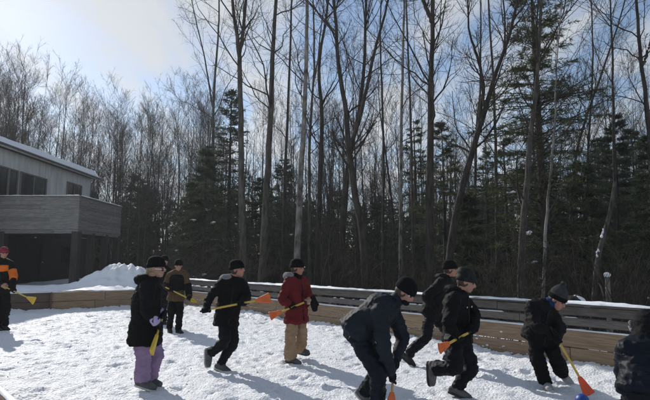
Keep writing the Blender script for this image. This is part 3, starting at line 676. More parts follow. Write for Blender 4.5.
# conifers
def conifer_data(seed, H, Rm, z0=0.06, droop=0.25, dens=1.0, kind='spruce', gap=0.0, fol='needle', fine=1.0):
    r = np.random.default_rng(seed)
    P = np.zeros((1, 16, 3)); P[0, :, 2] = np.linspace(0, H, 16); P[0, :, :2] = np.cumsum(r.normal(size=(16, 2))*0.015*H/16, axis=0)
    Rr = (0.0135*H+0.02)*np.linspace(1, 0.08, 16)[None]
    trunk = rings_to_mesh(P, Rr, 8)
    st_, dr_, ln_ = [], [], []
    z = z0*H
    while z < H*0.985:
        fr = z/H; prof = (1-fr)**0.75 if kind == 'spruce' else (1-fr)**0.5*(0.55+0.45*math.sin(3.0*fr+0.4))
        if kind == 'spruce' and fr < 0.18: prof *= 0.72+fr*1.5
        nb_ = int(r.integers(4, 7)*dens)
        for _ in range(max(nb_, 3)):
            if r.random() < gap: continue
            a = r.uniform(0, 6.283); l_ = Rm*prof*r.uniform(0.55, 1.2)+0.12
            el = (0.15 if kind == 'spruce' else 0.25)+0.5*fr**3+r.normal()*0.12
            st_.append((P[0, min(int(fr*15), 15), 0], P[0, min(int(fr*15), 15), 1], z+r.normal()*0.08)); dr_.append((math.cos(a)*math.cos(el), math.sin(a)*math.cos(el), math.sin(el))); ln_.append(l_)
        z += (0.30 if kind == 'spruce' else 0.36)*r.uniform(0.7, 1.3)*(H/10)**0.4
    st_, d_, ln_ = np.array(st_), np.array(dr_), np.array(ln_); S = 7
    B = np.empty((len(st_), S, 3)); B[:, 0] = st_; q = st_.copy()
    for s in range(1, S):
        d_ = d_+np.array([0, 0, -droop*0.28 if s < 5 else droop*0.12])+r.normal(size=d_.shape)*0.05; d_ /= np.linalg.norm(d_, axis=1, keepdims=True)
        q = q+d_*(ln_/(S-1))[:, None]; B[:, s] = q
    BR = np.maximum(0.012*ln_[:, None]*np.linspace(1, 0.25, S)[None], 0.004)
    limbs = rings_to_mesh(B, BR, 3)
    # twigs lying mostly flat along each limb
    k = int(18*fine); n_ = len(B); f = r.uniform(0.18, 1.0, (n_, k)); x = f*(S-1); i = np.clip(x.astype(int), 0, S-2); t = (x-i)[..., None]; ar = np.arange(n_)[:, None]
    p = B[ar, i]*(1-t)+B[ar, i+1]*t; tg = B[ar, i+1]-B[ar, i]; tg /= np.linalg.norm(tg, axis=-1, keepdims=True)+1e-9
    sdv = np.cross(tg, np.array([0, 0, 1.0])); sdv /= np.linalg.norm(sdv, axis=-1, keepdims=True)+1e-9
    sg = np.where(r.random((n_, k)) < 0.5, -1, 1)[..., None]
    dv = tg*0.75+sdv*sg*0.75+r.normal(size=tg.shape)*0.2+np.array([0, 0, -0.15]); dv /= np.linalg.norm(dv, axis=-1, keepdims=True)
    tl = (0.16+0.26*ln_[:, None]*(1.05-f)*0.9)*r.uniform(0.6, 1.3, (n_, k)); tl = np.minimum(tl, 0.65)
    p = p.reshape(-1, 3); dv = dv.reshape(-1, 3); tl = tl.reshape(-1)
    # needles: narrow blades fanning off every twig
    m_ = int(11*fine); ff = r.uniform(0.0, 1.0, (len(p), m_)); ff[:, 0] = 1.0
    q = p[:, None]+dv[:, None]*(tl[:, None]*ff)[..., None]
    rv = r.normal(size=q.shape); nd = dv[:, None]*0.9+rv*0.55; nd /= np.linalg.norm(nd, axis=-1, keepdims=True)
    nl = r.uniform(0.09, 0.19, ff.shape)[..., None]; sv = np.cross(nd, r.normal(size=nd.shape)); sv /= np.linalg.norm(sv, axis=-1, keepdims=True)+1e-9
    wd = (r.uniform(0.006, 0.014, ff.shape)/fine**1.5)[..., None]
    V = np.stack([q-nd*nl*0.3, q+nd*nl*0.25+sv*wd, q+nd*nl, q+nd*nl*0.25-sv*wd], -2).reshape(-1, 3)
    Q = np.arange(len(V)).reshape(-1, 4)
    tme = mesh_np('trunk', *join([trunk, limbs]), M['barkd']); fme = mesh_np('crown', V, [Q], M[fol])
    tips = B[:, 4]
    return tme, fme, tips, ln_

def conifer(name, label, data, base, rotz, scale, group=None, snow=0, seed=0):
    root = tag(empty(name, base), label, 'tree', group); root.rotation_euler = (0, 0, rotz); root.scale = (scale,)*3
    for nm, me in (('trunk', data[0]), ('crown', data[1])):
        o = bpy.data.objects.new(nm, me); COL.objects.link(o); o.parent = root
    r = np.random.default_rng(seed); tips, lens_ = data[2], data[3]
    ca = -Vector((base[0], base[1])).normalized(); c, s_ = math.cos(-rotz), math.sin(-rotz); loc = np.array([ca.x*c-ca.y*s_, ca.x*s_+ca.y*c])
    cand = [i for i in range(len(tips)) if lens_[i] > 0.6 and (tips[i, :2]*loc).sum() > 0.3*lens_[i] and tips[i, 2] < 0.75*tips[:, 2].max()]
    for i in r.permutation(cand)[:snow]:
        mb = MB(); p = Vector(tips[i])
        mb.ball(p, (0.07, 0.07, 0.03), nu=8, nv=6)
        for _ in range(5): mb.ball(p+Vector((r.uniform(-1, 1)*0.10, r.uniform(-1, 1)*0.10, 0.0+r.normal()*0.02)), (r.uniform(0.03, 0.09), r.uniform(0.03, 0.09), r.uniform(0.012, 0.03)), nu=8, nv=6)
        o = sculpt(mb, 'snow_clump', M['snow2'], None, 0.022, 1, 0.025, 16, i); o.parent = root; o.location = (0, 0, 0)
    return root
def gz(x, y): return float(ground_h(np.array([x]), np.array([y]))[0])
CON = [  # label, px, top py, Y, half width px, kind, snow clumps
 ('tallest dark spruce of the left cluster, beside the forked grey tree', 232, 90, 26, 36, 'spruce', 6, 'conifer'),
 ('broad low conifer with snow patches left of the tallest left spruce', 206, 150, 24, 28, 'spruce', 7, 'conifer'),
 ('short rounded conifer tuft at the left end of the spruce cluster', 192, 183, 25, 20, 'spruce', 4, 'conifer'),
 ('dark young spruce right of the tallest left spruce', 262, 178, 27, 26, 'spruce', 4, 'conifer'),
 ('dim conifer deep behind the leaning dark trunk', 284, 158, 32, 26, 'spruce', 1, 'conifer'),
 ('greenish hemlock behind the thickest straight trunk', 441, 120, 21, 32, 'hemlock', 4, 'conifer'),
 ('dim hemlock left of the thickest straight trunk', 414, 118, 28, 26, 'hemlock', 1, 'conifer'),
 ('bushy hemlock between the heavy leaner and the tall hemlock', 503, 128, 21, 34, 'hemlock', 3, 'conifer'),
 ('low dense conifer below the right side of the tall hemlock', 580, 165, 18, 34, 'spruce', 4, 'conifer'),
 ('pointed dark spruce near the right edge', 613, 112, 23, 30, 'spruce', 5, 'conifer'),
 ('dense spruce half cut by the right edge of the picture', 646, 140, 18, 30, 'spruce', 3, 'conifer'),
 ('small conifer under the heavy right-leaning tree', 468, 195, 19, 26, 'spruce', 0, 'conifer'),
 ('dim conifer deep behind the bowed forking tree', 338, 192, 36, 30, 'spruce', 0, 'conifer'),
 ('dim tall hemlock behind the bending player in the grey knit hat', 531, 96, 26, 36, 'hemlock', 1, 'conifer'),
 ('hazy hemlock filling the gap right of the heavy leaning tree', 485, 150, 29, 36, 'hemlock', 0, 'conifer'),
 ('hazy spruce between the tall hemlock and the pointed spruce', 596, 140, 30, 36, 'spruce', 0, 'conifer'),
 ('hazy hemlock behind the thickest trunk and the runners', 425, 165, 34, 34, 'hemlock', 0, 'conifer'),
 ('hazy spruce at the foot of the upright trunk near the grey knit hat', 548, 170, 24, 36, 'spruce', 1, 'conifer'),
 ('hazy spruce behind the dense one at the right edge', 631, 128, 28, 34, 'spruce', 0, 'conifer'),
 ('dim conifer between the bowed tree and the pole-like stem', 377, 200, 34, 26, 'spruce', 0, 'conifer'),
]
for i, (lab, px, tpy, Yd, hw, kd, sn, nm) in enumerate(CON):
    top = at(px, tpy, Yd); b = (top.x, Yd, gz(top.x, Yd)-0.1); H = top.z-b[2]
    dt = conifer_data(300+i, H, hw*Yd/500*1.3, 0.05, 0.3, 1.3 if kd == 'spruce' else 0.9, kd, 0.05 if kd == 'spruce' else 0.25, 'needled' if kd == 'spruce' else 'needle', 1.0 if Yd < 25 else 0.75)
    conifer('conifer_tree', lab, dt, b, i*1.3, 1.0, None, sn, 40+i)
# the tall hemlock that fills the upper right
top = at(549, -70, 17); b = (at(550, 290, 17).x, 17, gz(top.x, 17)-0.1)
dt = conifer_data(333, top.z-b[2], 3.0, 0.14, 0.3, 2.0, 'hemlock', 0.15, 'needle')
conifer('conifer_tree', 'tallest shaggy hemlock reaching out of the top right of the picture', dt, b, 0.7, 1.0, None, 4, 77)

# ---- background wood: individuals that share meshes
def proto(seed, H, r0, fork):
    r = np.random.default_rng(seed)
    pts = [(0, 0, 0)]; x = y = 0
    for k in range(1, 6): x += r.normal()*0.022*H*0.5; y += r.normal()*0.02*H*0.5; pts.append((x, y, H*k/5))
    P = smooth_path(pts, 18)[None]; Rr = np.maximum(r0*np.linspace(1, 0.03, 18)**0.85, 0.006)[None]
    tr = [rings_to_mesh(P, Rr, 6)]; cr = []
    P1, R1 = spawn(r, P, Rr, 16, 0.28, 0.99, 40, 0.28, 7, 0.16, 0.09, 0.42, 0.012)
    P2, R2 = spawn(r, P1, R1, 8, 0.2, 1.0, 38, 0.5, 5, 0.12, 0.09, 0.55, 0.008)
    P3, R3 = spawn(r, P2, R2, 5, 0.15, 1.0, 36, 0.6, 3, 0.08, 0.07, 0.65, 0.0055)
    cr = [rings_to_mesh(P1, R1, 4), rings_to_mesh(P2, R2, 3), rings_to_mesh(P3, R3, 3)]
    return tr, cr
PROT = []
for i in range(8):
    tr, cr = proto(500+i, 16.0, 0.065+0.022*(i % 3), False)
    PROT.append((mesh_np('trunk', *join(tr), M['bark'] if i % 2 else M['barkd']), mesh_np('crown', *join(cr), M['twigw'])))
def place(pi, x, y, H, rot, label, group):
    root = tag(empty('bare_tree', (x, y, gz(x, y)-0.15)), label, 'tree', group); s_ = H/16.0; root.scale = (s_, s_, s_); root.rotation_euler = (0, 0, rot)
    for nm, me in (('trunk', PROT[pi][0]), ('crown', PROT[pi][1])):
        o = bpy.data.objects.new(nm, me); COL.objects.link(o); o.parent = root
rb = random.Random(21)
ZL = [(-30, 45, 'above the house roof at the far left'), (45, 100, 'above the right end of the house roof'), (100, 150, 'over the heap of snow'), (150, 215, 'left of the spruce cluster')]
for k in range(120):          # behind the house, left of the spruces
    px = rb.uniform(-28, 212); Yd = rb.uniform(42, 66)
    tp = at(px, rb.gauss(122, 17)-(26 if px < 35 else 0), Yd); H = min(tp.z-gz(tp.x, Yd), 0.46*Yd)
    zn = [z for z in ZL if z[0] <= px < z[1]][0][2]
    place(rb.randrange(8), tp.x, Yd, H, rb.uniform(0, 6.28), 'slender bare tree in the dense grey wood '+zn, 'bare trees of the wood '+zn)
ZR = [(200, 300, 'behind the left spruces and forked tree'), (300, 395, 'behind the bowed forking tree'), (395, 500, 'behind the thickest trunk and the heavy leaner'), (500, 700, 'behind the tall hemlock and right spruces')]
for k in range(150):          # between and behind the named trees
    px = rb.uniform(200, 690); Yd = rb.uniform(26, 56)
    tp = at(px, rb.uniform(45, 170) if k % 2 else rb.uniform(110, 200), Yd); H = tp.z-gz(tp.x, Yd)
    zn = [z for z in ZR if z[0] <= px < z[1]][0][2]
    place(rb.randrange(8), tp.x, Yd, H, rb.uniform(0, 6.28), 'slender background tree, leafless, '+zn, 'leafless background trees '+zn)

# far wood: one mass
def far_wood():
    r = np.random.default_rng(9); parts_t = []
    protos = []
    for i in range(5):
        q = np.random.default_rng(700+i); P = np.zeros((1, 6, 3)); P[0, :, 2] = np.linspace(0, 15, 6); P[0, :, :2] = np.cumsum(q.normal(size=(6, 2))*0.18, axis=0)
        Rr = 0.15*np.linspace(1, 0.2, 6)[None]; P1, R1 = spawn(q, P, Rr, 12, 0.25, 0.98, 36, 0.28, 4, 0.12, 0.1, 0.5, 0.022); P2, R2 = spawn(q, P1, R1, 6, 0.2, 1.0, 38, 0.55, 3, 0.06, 0.1, 0.6, 0.016)
        protos.append(join([rings_to_mesh(P, Rr, 4), rings_to_mesh(P1, R1, 3), rings_to_mesh(P2, R2, 3)]))
    for k in range(410):
        px = r.uniform(-60, 710); Yd = r.uniform(55, 105); x = (px-325)/500*Yd; z = gz(x, Yd)-0.2
        H = r.uniform(14, 21) if px > 215 else r.uniform(11, 15); a = r.uniform(0, 6.28); s_ = H/15
        v, q = protos[k % 5]; c, sn = math.cos(a), math.sin(a)
        V = np.stack([v[:, 0]*c-v[:, 1]*sn, v[:, 0]*sn+v[:, 1]*c, v[:, 2]], -1)*s_+np.array([x, Yd, z]); parts_t.append((V, q[0]))
    V, Q = join(parts_t)
    tag(link_mesh('far_wood', mesh_np('far_wood', V, Q, M['twigw'])), 'hazy brown mass of far bare woods along the horizon', 'woods', kind='stuff')
    # far evergreen undergrowth: one mass
    dt = conifer_data(801, 7.0, 1.7, 0.03, 0.3, 0.55, 'spruce', 0.1, 'needled')
    v0 = np.empty(len(dt[1].vertices)*3, np.float32); dt[1].vertices.foreach_get('co', v0); v0 = v0.reshape(-1, 4, 3)[::22]*1.0
    ctr = v0.mean(1, keepdims=True); v0 = ctr+(v0-ctr)*5.2; v0 = v0.reshape(-1, 3); parts = []
    for k in range(280):
        px = r.uniform(-30, 710); Yd = r.uniform(44, 85); x = (px-325)/500*Yd; z = gz(x, Yd)-0.3; s_ = r.uniform(0.7, 1.75); a = r.uniform(0, 6.28); c, sn = math.cos(a), math.sin(a)
        V = np.stack([v0[:, 0]*c-v0[:, 1]*sn, v0[:, 0]*sn+v0[:, 1]*c, v0[:, 2]], -1)*s_+np.array([x, Yd, z]); parts.append((V, np.arange(len(V)).reshape(-1, 4)))
    V, Q = join(parts)
    tag(link_mesh('far_evergreens', mesh_np('far_evergreens', V, Q, M['needled'])), 'dark mass of far evergreens low in the woods', 'woods', kind='stuff')
far_wood()

# brush behind the fence
def shrub_data(seed, H):
    r = np.random.default_rng(seed); n_ = 9
    P = np.empty((n_, 8, 3)); a = r.uniform(0, 6.28, n_); el = r.uniform(0.9, 1.45, n_); dv = np.stack([np.cos(a)*np.cos(el), np.sin(a)*np.cos(el), np.sin(el)], -1); q = r.normal(size=(n_, 3))*np.array([0.12, 0.12, 0])
    for s in range(8):
        P[:, s] = q; dv = dv+r.normal(size=dv.shape)*0.1; dv /= np.linalg.norm(dv, axis=1, keepdims=True); q = q+dv*(H/7)*r.uniform(0.7, 1.1, (n_, 1))
    Rr = np.tile(0.011*np.linspace(1, 0.35, 8)[None], (n_, 1)); P1, R1 = spawn(r, P, Rr, 7, 0.2, 1.0, 40, 0.4, 5, 0.03, 0.15, 0.6, 0.004); P2, R2 = spawn(r, P1, R1, 4, 0.2, 1, 40, 0.5, 4, 0.0, 0.15, 0.7, 0.003)
    return mesh_np('bare_shrub', *join([rings_to_mesh(P, Rr, 4), rings_to_mesh(P1, R1, 3), rings_to_mesh(P2, R2, 3)]), M['twig'])
SH = [shrub_data(900+i, 2.2) for i in range(5)]
for k in range(46):
    px = rb.uniform(300, 665) if k > 12 else rb.uniform(175, 330)
    x_f = (px-325)/500.0; yf = (12.1)/(1+1.125*x_f)           # fence distance along that direction
    Yd = yf+rb.uniform(1.2, 6.5); x = x_f*Yd
    o = bpy.data.objects.new('bare_shrub', SH[k % 5]); COL.objects.link(o); o.location = (x, Yd, gz(x, Yd)-0.1); o.rotation_euler = (0, 0, rb.uniform(0, 6.28)); s_ = rb.uniform(0.7, 1.25); o.scale = (s_, s_, s_)
    zn = 'left part of the rink fence, behind the grey-hooded runner' if px < 300 else ('middle of the rink fence, behind the running players' if px < 470 else 'right part of the rink fence, around the grey knit hat')
    tag(o, 'leafless twiggy shrub behind the '+zn, 'shrub', 'brush behind the '+zn.split(',')[0])

# leaning snow-patched trunk and the broken snow-capped stub
lt = tk(13, (588, 300), (597, 265), (604, 235), (610, 212), (615, 182)); lt[0].z = gz(lt[0].x, 13)-0.2
root = tag(empty('leaning_trunk', lt[0]), 'short leaning dead trunk with patches of snow, under the right spruces', 'tree trunk')
P = smooth_path(lt, 14)[None]; link_mesh('trunk', mesh_np('trunk', *join([rings_to_mesh(P, 0.075*np.linspace(1, 0.55, 14)[None], 9)]), M['bark']), root)
for (fx, fy) in ((600, 253), (605, 233)):
    mb = MB(); p = at(fx-1.5, fy, 12.95)
    for k in range(3): mb.ball(p+Vector((-0.03+0.018*(k-1)+rb.gauss(0, .006), rb.gauss(0, .01), 0.07*(k-1))), (0.022, 0.026, 0.05), nu=8, nv=6)
    sculpt(mb, 'snow_patch', M['snow2'], root, 0.012, 1, 0.02, 22, fx)
sb = at(607, 306, 9.4); stp = at(607, 276, 9.4); sb.z = gz(sb.x, 9.4)-0.3
root = tag(empty('dead_stub', sb), 'broken grey stub with a cap of snow standing behind the right fence', 'tree stub')
P = smooth_path([sb, (sb+stp)/2+Vector((0.01, 0, 0)), stp], 8)[None]
link_mesh('trunk', mesh_np('trunk', *join([rings_to_mesh(P, 0.05*np.linspace(1.1, 0.85, 8)[None], 9)]), M['barkp']), root)
mb = MB().ball(stp+Vector((0, 0, 0.0)), (0.052, 0.052, 0.03)); mb.ball(stp+Vector((0.005, 0, 0.025)), (0.06, 0.06, 0.045)); mb.build('snow_cap', M['snow2'], root, True)
P = smooth_path([sb*0.45+stp*0.55, at(601, 287, 9.3), at(598, 284, 9.3)], 5)[None]
link_mesh('limb', mesh_np('limb', *join([rings_to_mesh(P, 0.018*np.linspace(1, 0.5, 5)[None], 5)]), M['barkp']), root)
mb = MB(); p = at(572, 303, 8.75)
for (dx_, dz_, r_) in ((-0.1, 0, 0.1), (0.05, 0.03, 0.13), (0.2, -0.03, 0.09)): mb.ball(p+Vector((dx_, 0, dz_)), (r_*1.4, r_, r_*0.75))
o = mb.build('snow_mound', M['snow2'], None, True)
tag(o, 'little mound of snow showing over the fence top beside the grey knit hat', 'snow mound')
p2 = p.copy(); mb2 = MB(); mb2.tube([Vector((p.x, p.y, gz(p.x, p.y)-0.2)), p+Vector((0, 0, -0.05))], [0.22, 0.19], n=10); q = mb2.build('log_stump', M['barkd'], None, True); tag(q, 'cut stump holding a mound of snow just behind the fence', 'stump')

# ------------------------------------------------------------------ people
def unit(v): return v.normalized() if v.length > 1e-9 else Vector((0, 0, 1))
def stick(label, butt, tip, nrm, shaft, blade, ln_b=0.24, wd=0.14, group='broomball sticks held by the players'):
    butt, tip = Vector(butt), Vector(tip); d = unit(tip-butt); neck = tip-d*ln_b
    root = tag(empty('broom_stick', tip), label, 'broom stick', group)
    MB().tube([butt, butt.lerp(neck, 0.5), neck+d*0.05], [0.0135]*3, n=8, sub=2).build('shaft', shaft, root, True)
    MB().tube([butt-d*0.004, butt+d*0.14], [0.0155]*2, n=8, sub=2).build('grip', M['tape'], root, True)
    s_ = unit(d.cross(Vector(nrm)))
    mb = MB(); o_ = [neck-s_*0.021, neck+d*0.05-s_*0.034, neck+d*0.15-s_*wd*0.40, tip-s_*wd*0.52, tip+d*0.008, tip+s_*wd*0.52, neck+d*0.15+s_*wd*0.40, neck+d*0.05+s_*0.034, neck+s_*0.021]
    bl = mb.prism(o_, nrm, 0.036).build('blade', blade, root, bevel=0.007)
    for k in (-1, 0, 1):
        MB().beam(neck+d*0.09+s_*k*0.018+Vector(nrm)*0.019, tip-d*0.015+s_*k*wd*0.32+Vector(nrm)*0.019, 0.008, 0.008, up=Vector(nrm)).build('ridge', blade, bl)
    return root

def grip_hand(mb, wrist, grip, d, s=1.12):
    d = unit(d); u_ = wrist-grip; u_ = u_-d*u_.dot(d); u_ = unit(u_); v_ = d.cross(u_); rs = 0.0135+0.0125
    mb.tube([wrist, grip+u_*0.045*s], [0.036*s, 0.034*s], side=d, n=10)
    Mx = Matrix((d, u_, v_)).transposed(); mb.ball(grip+u_*0.036*s, (0.047*s, 0.022*s, 0.036*s), Mx)
    for i, e in enumerate((225, 250, 240, 205)):
        off = d*((i-1.5)*0.0235*s); pts = [grip+off+(u_*math.cos(R(a))+v_*math.sin(R(a)))*rs*s*(1.25 if a < 60 else 1.0) for a in (25, 80, 135, 190, e)]
        mb.tube(pts, [0.0125*s, 0.0125*s, 0.012*s, 0.0115*s, 0.0105*s], n=7, sub=2)
    pts = [grip+d*0.04*s+u_*0.05*s-v_*0.012*s]+[grip+d*(0.052*s)+(u_*math.cos(R(a))+v_*math.sin(R(a)))*rs*s*1.15 for a in (-40, -90, -140)]
    mb.tube(pts, [0.016*s, 0.0145*s, 0.0135*s, 0.012*s], n=7, sub=2)
def free_hand(mb, wrist, tip, side, s=1.12, curl=0.5):
    d = unit(tip-wrist); sd_ = unit(side-d*side.dot(d)); nn = d.cross(sd_)
    mb.tube([wrist, wrist+d*0.04*s], [0.034*s, 0.036*s], n=10)
    Mx = Matrix((sd_, d, nn)).transposed(); mb.ball(wrist+d*0.06*s, (0.045*s, 0.055*s, 0.022*s), Mx)
    for i, l_ in enumerate((0.070, 0.080, 0.076, 0.060)):
        p = wrist+d*0.10*s+sd_*(i-1.5)*0.023*s; l_ *= s
        mb.tube([p-d*0.02, p+d*l_*0.35, p+d*l_*0.65+nn*l_*0.25*curl, p+d*l_*0.8+nn*l_*0.6*curl], [0.013*s, 0.0125*s, 0.012*s, 0.0105*s], n=7, sub=2)
    p = wrist+d*0.035*s-sd_*0.035*s; mb.tube([p, p-sd_*0.03*s+d*0.035*s, p-sd_*0.035*s+d*0.07*s+nn*0.015], [0.016*s, 0.0145*s, 0.0115*s], n=7, sub=2)

def person(label, Yd, j, yaw, pitch=0.0, s=1.0, jacket='blk', trousers='blk', hat='knit', gloves='blk', boots='bootd', sole='sole', skin='skin', grips=(None, None),
           hem=0.16, bulk=1.0, legw=1.0, anklew=1.0, hatkind='beanie', extra=None, seed=0, hair='haird', sleeve=1.0, tilt=0.0):
    """j: joints as (photo x, photo y, metres nearer(-)/farther(+)); n = nearer limb, f = farther limb"""
    J = {k: at(v[0], v[1], Yd+v[2]) for k, v in j.items()}
    gp = (J['ann']+J['anf'])/2; gp.z = 0
    root = tag(empty('person', gp), label, 'person', 'players on the snow rink')
    fw = Vector((math.sin(R(yaw))*math.cos(R(pitch)), -math.cos(R(yaw))*math.cos(R(pitch)), math.sin(R(pitch))))
    up = unit(J['head']-J['neck']); up = unit(up*0.5+Vector((0, 0, 1)) if pitch > -20 else up); up = unit(up-fw*up.dot(fw)); rt = fw.cross(up)
    up = unit(up+rt*tilt); rt = fw.cross(up)
    HM = Matrix((rt, fw, up)).transposed()          # head frame: x right, y face, z up
    hc = J['head']
    H = lambda x, y, z: hc+HM @ (Vector((x, y, z))*s)
    ssd = unit(J['shf']-J['shn']); hsd = unit(J['hipf']-J['hipn'])
    tors = unit(J['neck']-J['pelvis'])
    # ---- body: one continuous skin
    b = MB()
    b.ball(H(0, -0.005, 0.025), (0.076*s, 0.096*s, 0.098*s), HM); b.ball(H(0, 0.026, -0.045), (0.060*s, 0.068*s, 0.075*s), HM); b.ball(H(0, 0.058, -0.098), (0.032*s, 0.028*s, 0.022*s), HM)
    b.tube([H(0, 0.088, 0.012), H(0, 0.104, -0.018), H(0, 0.108, -0.033)], [0.010*s, 0.0145*s, 0.0155*s], side=rt, n=8)          # nose
    b.ball(H(0.040, 0.065, -0.030), (0.022*s, 0.02*s, 0.022*s), HM); b.ball(H(-0.040, 0.065, -0.030), (0.022*s, 0.02*s, 0.022*s), HM)      # cheeks
    b.ball(H(0, 0.084, 0.028), (0.048*s, 0.014*s, 0.012*s), HM)                                                                 # brow ridge
    b.ball(H(0, 0.086, -0.068), (0.024*s, 0.011*s, 0.007*s), HM); b.ball(H(0, 0.083, -0.080), (0.021*s, 0.011*s, 0.008*s), HM)   # lips
    for e in (-1, 1): b.ball(H(0.078*e, -0.008, -0.012), (0.011*s, 0.02*s, 0.032*s), HM)                                         # ears
    b.tube([H(0, -0.02, -0.03), J['neck'].lerp(hc, 0.25), J['neck']-tors*0.04], [0.056*s, 0.055*s, 0.065*s], side=rt)
    b.tube([J['pelvis'], J['pelvis'].lerp(J['neck'], 0.5), J['neck']-tors*0.06], [(0.10*s, 0.065*s), (0.11*s, 0.07*s), (0.11*s, 0.065*s)], side=[hsd, ssd, ssd])
    for c in 'nf':
        b.tube([J['sh'+c], J['el'+c], J['ha'+c].lerp(J['el'+c], 0.40)], [0.040*s, 0.032*s, 0.022*s]); b.tube([J['sh'+c], J['neck']-tors*0.06], [0.045*s, 0.05*s])
        b.tube([J['hip'+c], J['kn'+c], J['an'+c]], [0.052*s, 0.042*s, 0.034*s]); b.tube([J['hip'+c], J['pelvis']], [0.05*s, 0.06*s])
    body = sculpt(b, 'body', M[skin], root, 0.0125, 1)
    for e in (-1, 1):
        MB().ball(H(0.031*e, 0.083, -0.002), (0.013*s, 0.008*s, 0.007*s), HM, 10, 7).build('eye', M['eye'], root, True)
        MB().tube([H(0.016*e, 0.096, 0.020), H(0.034*e, 0.092, 0.025), H(0.052*e, 0.080, 0.019)], [0.004*s]*3, n=6, sub=2).build('eyebrow', M['brow'], root, True)
    MB().ball(H(0, 0.092, -0.074), (0.021*s, 0.007*s, 0.005*s), HM, 10, 7).build('mouth', M['lip'], root, True)
    # ---- trousers
    t = MB(); k = legw*s
    t.tube([J['pelvis']-tors*0.05, J['pelvis']+tors*0.12], [(0.150*s*bulk, 0.115*s*bulk), (0.135*s*bulk, 0.10*s*bulk)], side=hsd)
    for c in 'nf':
        hp, kn, an = J['hip'+c], J['kn'+c], J['an'+c]
        t.tube([hp+unit(J['pelvis']-hp)*0.02, hp.lerp(kn, 0.5), kn, kn.lerp(an, 0.45), an.lerp(kn, 0.04)], [0.086*k, 0.086*k, 0.077*k, 0.072*k*anklew, 0.070*k*anklew], n=14, cap=0.35)
        t.tube([hp, J['pelvis']], [0.085*k, 0.10*s], n=12)
    tr_ = sculpt(t, 'trousers', M[trousers], root, 0.0135, 1, 0.021, 9, seed)
    # ---- jacket
    g = MB(); B_ = bulk*s; pv, nk = J['pelvis'], J['neck']; ch = J.get('chest', pv.lerp(nk, 0.68)); ws = pv.lerp(ch, 0.5)
    hm = pv-tors*hem*s if 'hem' not in J else J['hem']
    g.tube([hm, pv, ws, ch, ch.lerp(nk, 0.55), nk], [(0.198*B_, 0.165*B_), (0.190*B_, 0.156*B_), (0.172*B_, 0.137*B_), (0.185*B_, 0.142*B_), (0.160*B_, 0.118*B_), (0.080*s, 0.082*s)], side=[hsd, hsd, hsd.lerp(ssd, 0.5), ssd, ssd, ssd], n=18, cap=0.18)
    for c in 'nf':
        sh, el, ha = J['sh'+c], J['el'+c], J['ha'+c]; wr = ha-unit(ha-el)*0.075*s
        q_ = sleeve*s
        g.tube([sh, sh.lerp(el, 0.5), el, el.lerp(wr, 0.5), wr], [0.083*q_, 0.074*q_, 0.066*q_, 0.058*q_, 0.050*q_], n=13, cap=0.35)
        g.tube([sh, sh.lerp(nk, 0.6), nk-tors*0.01], [0.083*q_, 0.085*s, 0.07*s], n=12)
        g.tube([sh, ch], [0.08*q_, 0.10*s], n=12)
    g.tube([nk-tors*0.02, nk.lerp(hc, 0.30)], [0.082*s, 0.074*s], side=ssd, n=14, cap=0.25)          # collar
    jk = sculpt(g, 'jacket', M[jacket], root, 0.0135, 1, 0.019, 9, seed+1)
    # cuffs
    for c in 'nf':
        ha, el = J['ha'+c], J['el'+c]; wr = ha-unit(ha-el)*0.075*s; q_ = sleeve*s
        MB().tube([wr-unit(ha-el)*0.012, wr+unit(ha-el)*0.022], [0.050*q_, 0.047*q_], n=14, cap=0.3).build('cuff', M[jacket], jk, True)
    fz_ = unit(ssd.cross(tors)); fz_ = fz_ if fz_.dot(Vector((fw.x, fw.y, 0))) > 0 else -fz_
    zp = [hm.lerp(pv, 0.2)+fz_*0.166*B_, pv+fz_*0.158*B_, ws+fz_*0.140*B_, ch+fz_*0.146*B_, ch.lerp(nk, 0.55)+fz_*0.122*B_]
    MB().tube(zp, [0.008]*5, n=6, sub=3).build('zip', M['tape'] if jacket != 'red' else M['blk'], jk, True)
    for e_ in (-1, 1):
        p_ = pv.lerp(ws, 0.5)+fz_*0.125*B_+hsd*e_*0.11*B_
        MB().beam(p_-hsd*e_*0.05-tors*0.02, p_+hsd*e_*0.045+tors*0.03-fz_*0.02, 0.016, 0.05, up=fz_).build('pocket_flap', M[jacket], jk, bevel=0.004)
    # ---- gloves
    for c, gr in zip('nf', grips):
        ha, el = J['ha'+c], J['el'+c]; wr = ha-unit(ha-el)*0.065*s; hmb = MB()
        gm = gloves if isinstance(gloves, str) else gloves['nf'.index(c)]
        if gr is not None: grip_hand(hmb, wr, gr[0], gr[1])
        else: free_hand(hmb, wr, ha+unit(ha-el)*0.02, rt if abs(unit(ha-el).dot(rt)) < 0.9 else up)
        sculpt(hmb, 'hand' if gm.startswith('skin') else 'glove', M[gm], root, 0.0075, 2)
    # ---- boots
    for c in 'nf':
        an, to, kn = J['an'+c], J['to'+c], J['kn'+c]; f = to-an; sh_ = unit(an-kn)
        fd = unit(f-sh_*f.dot(sh_)*0.0); sl = unit(sh_-fd*sh_.dot(fd)); heel = an+sl*0.035*s-fd*0.045*s; toe = an+fd*0.165*s+sl*0.044*s; mid = an+fd*0.07*s+sl*0.035*s
        sdv = fd.cross(sl); bm_ = MB()
        bm_.tube([heel, an+sl*0.03*s+fd*0.02*s, mid, toe], [(0.044*s, 0.047*s), (0.047*s, 0.056*s), (0.052*s, 0.054*s), (0.046*s, 0.036*s)], side=sdv, n=12)
        bm_.tube([an-sh_*0.05*s, an+sl*0.01*s], [0.058*s, 0.056*s], n=12); bm_.ball(mid+sl*0.002*s-fd*0.03*s, (0.05*s, 0.05*s, 0.05*s))
        bo = sculpt(bm_, 'boot', M[boots], root, 0.011, 2)
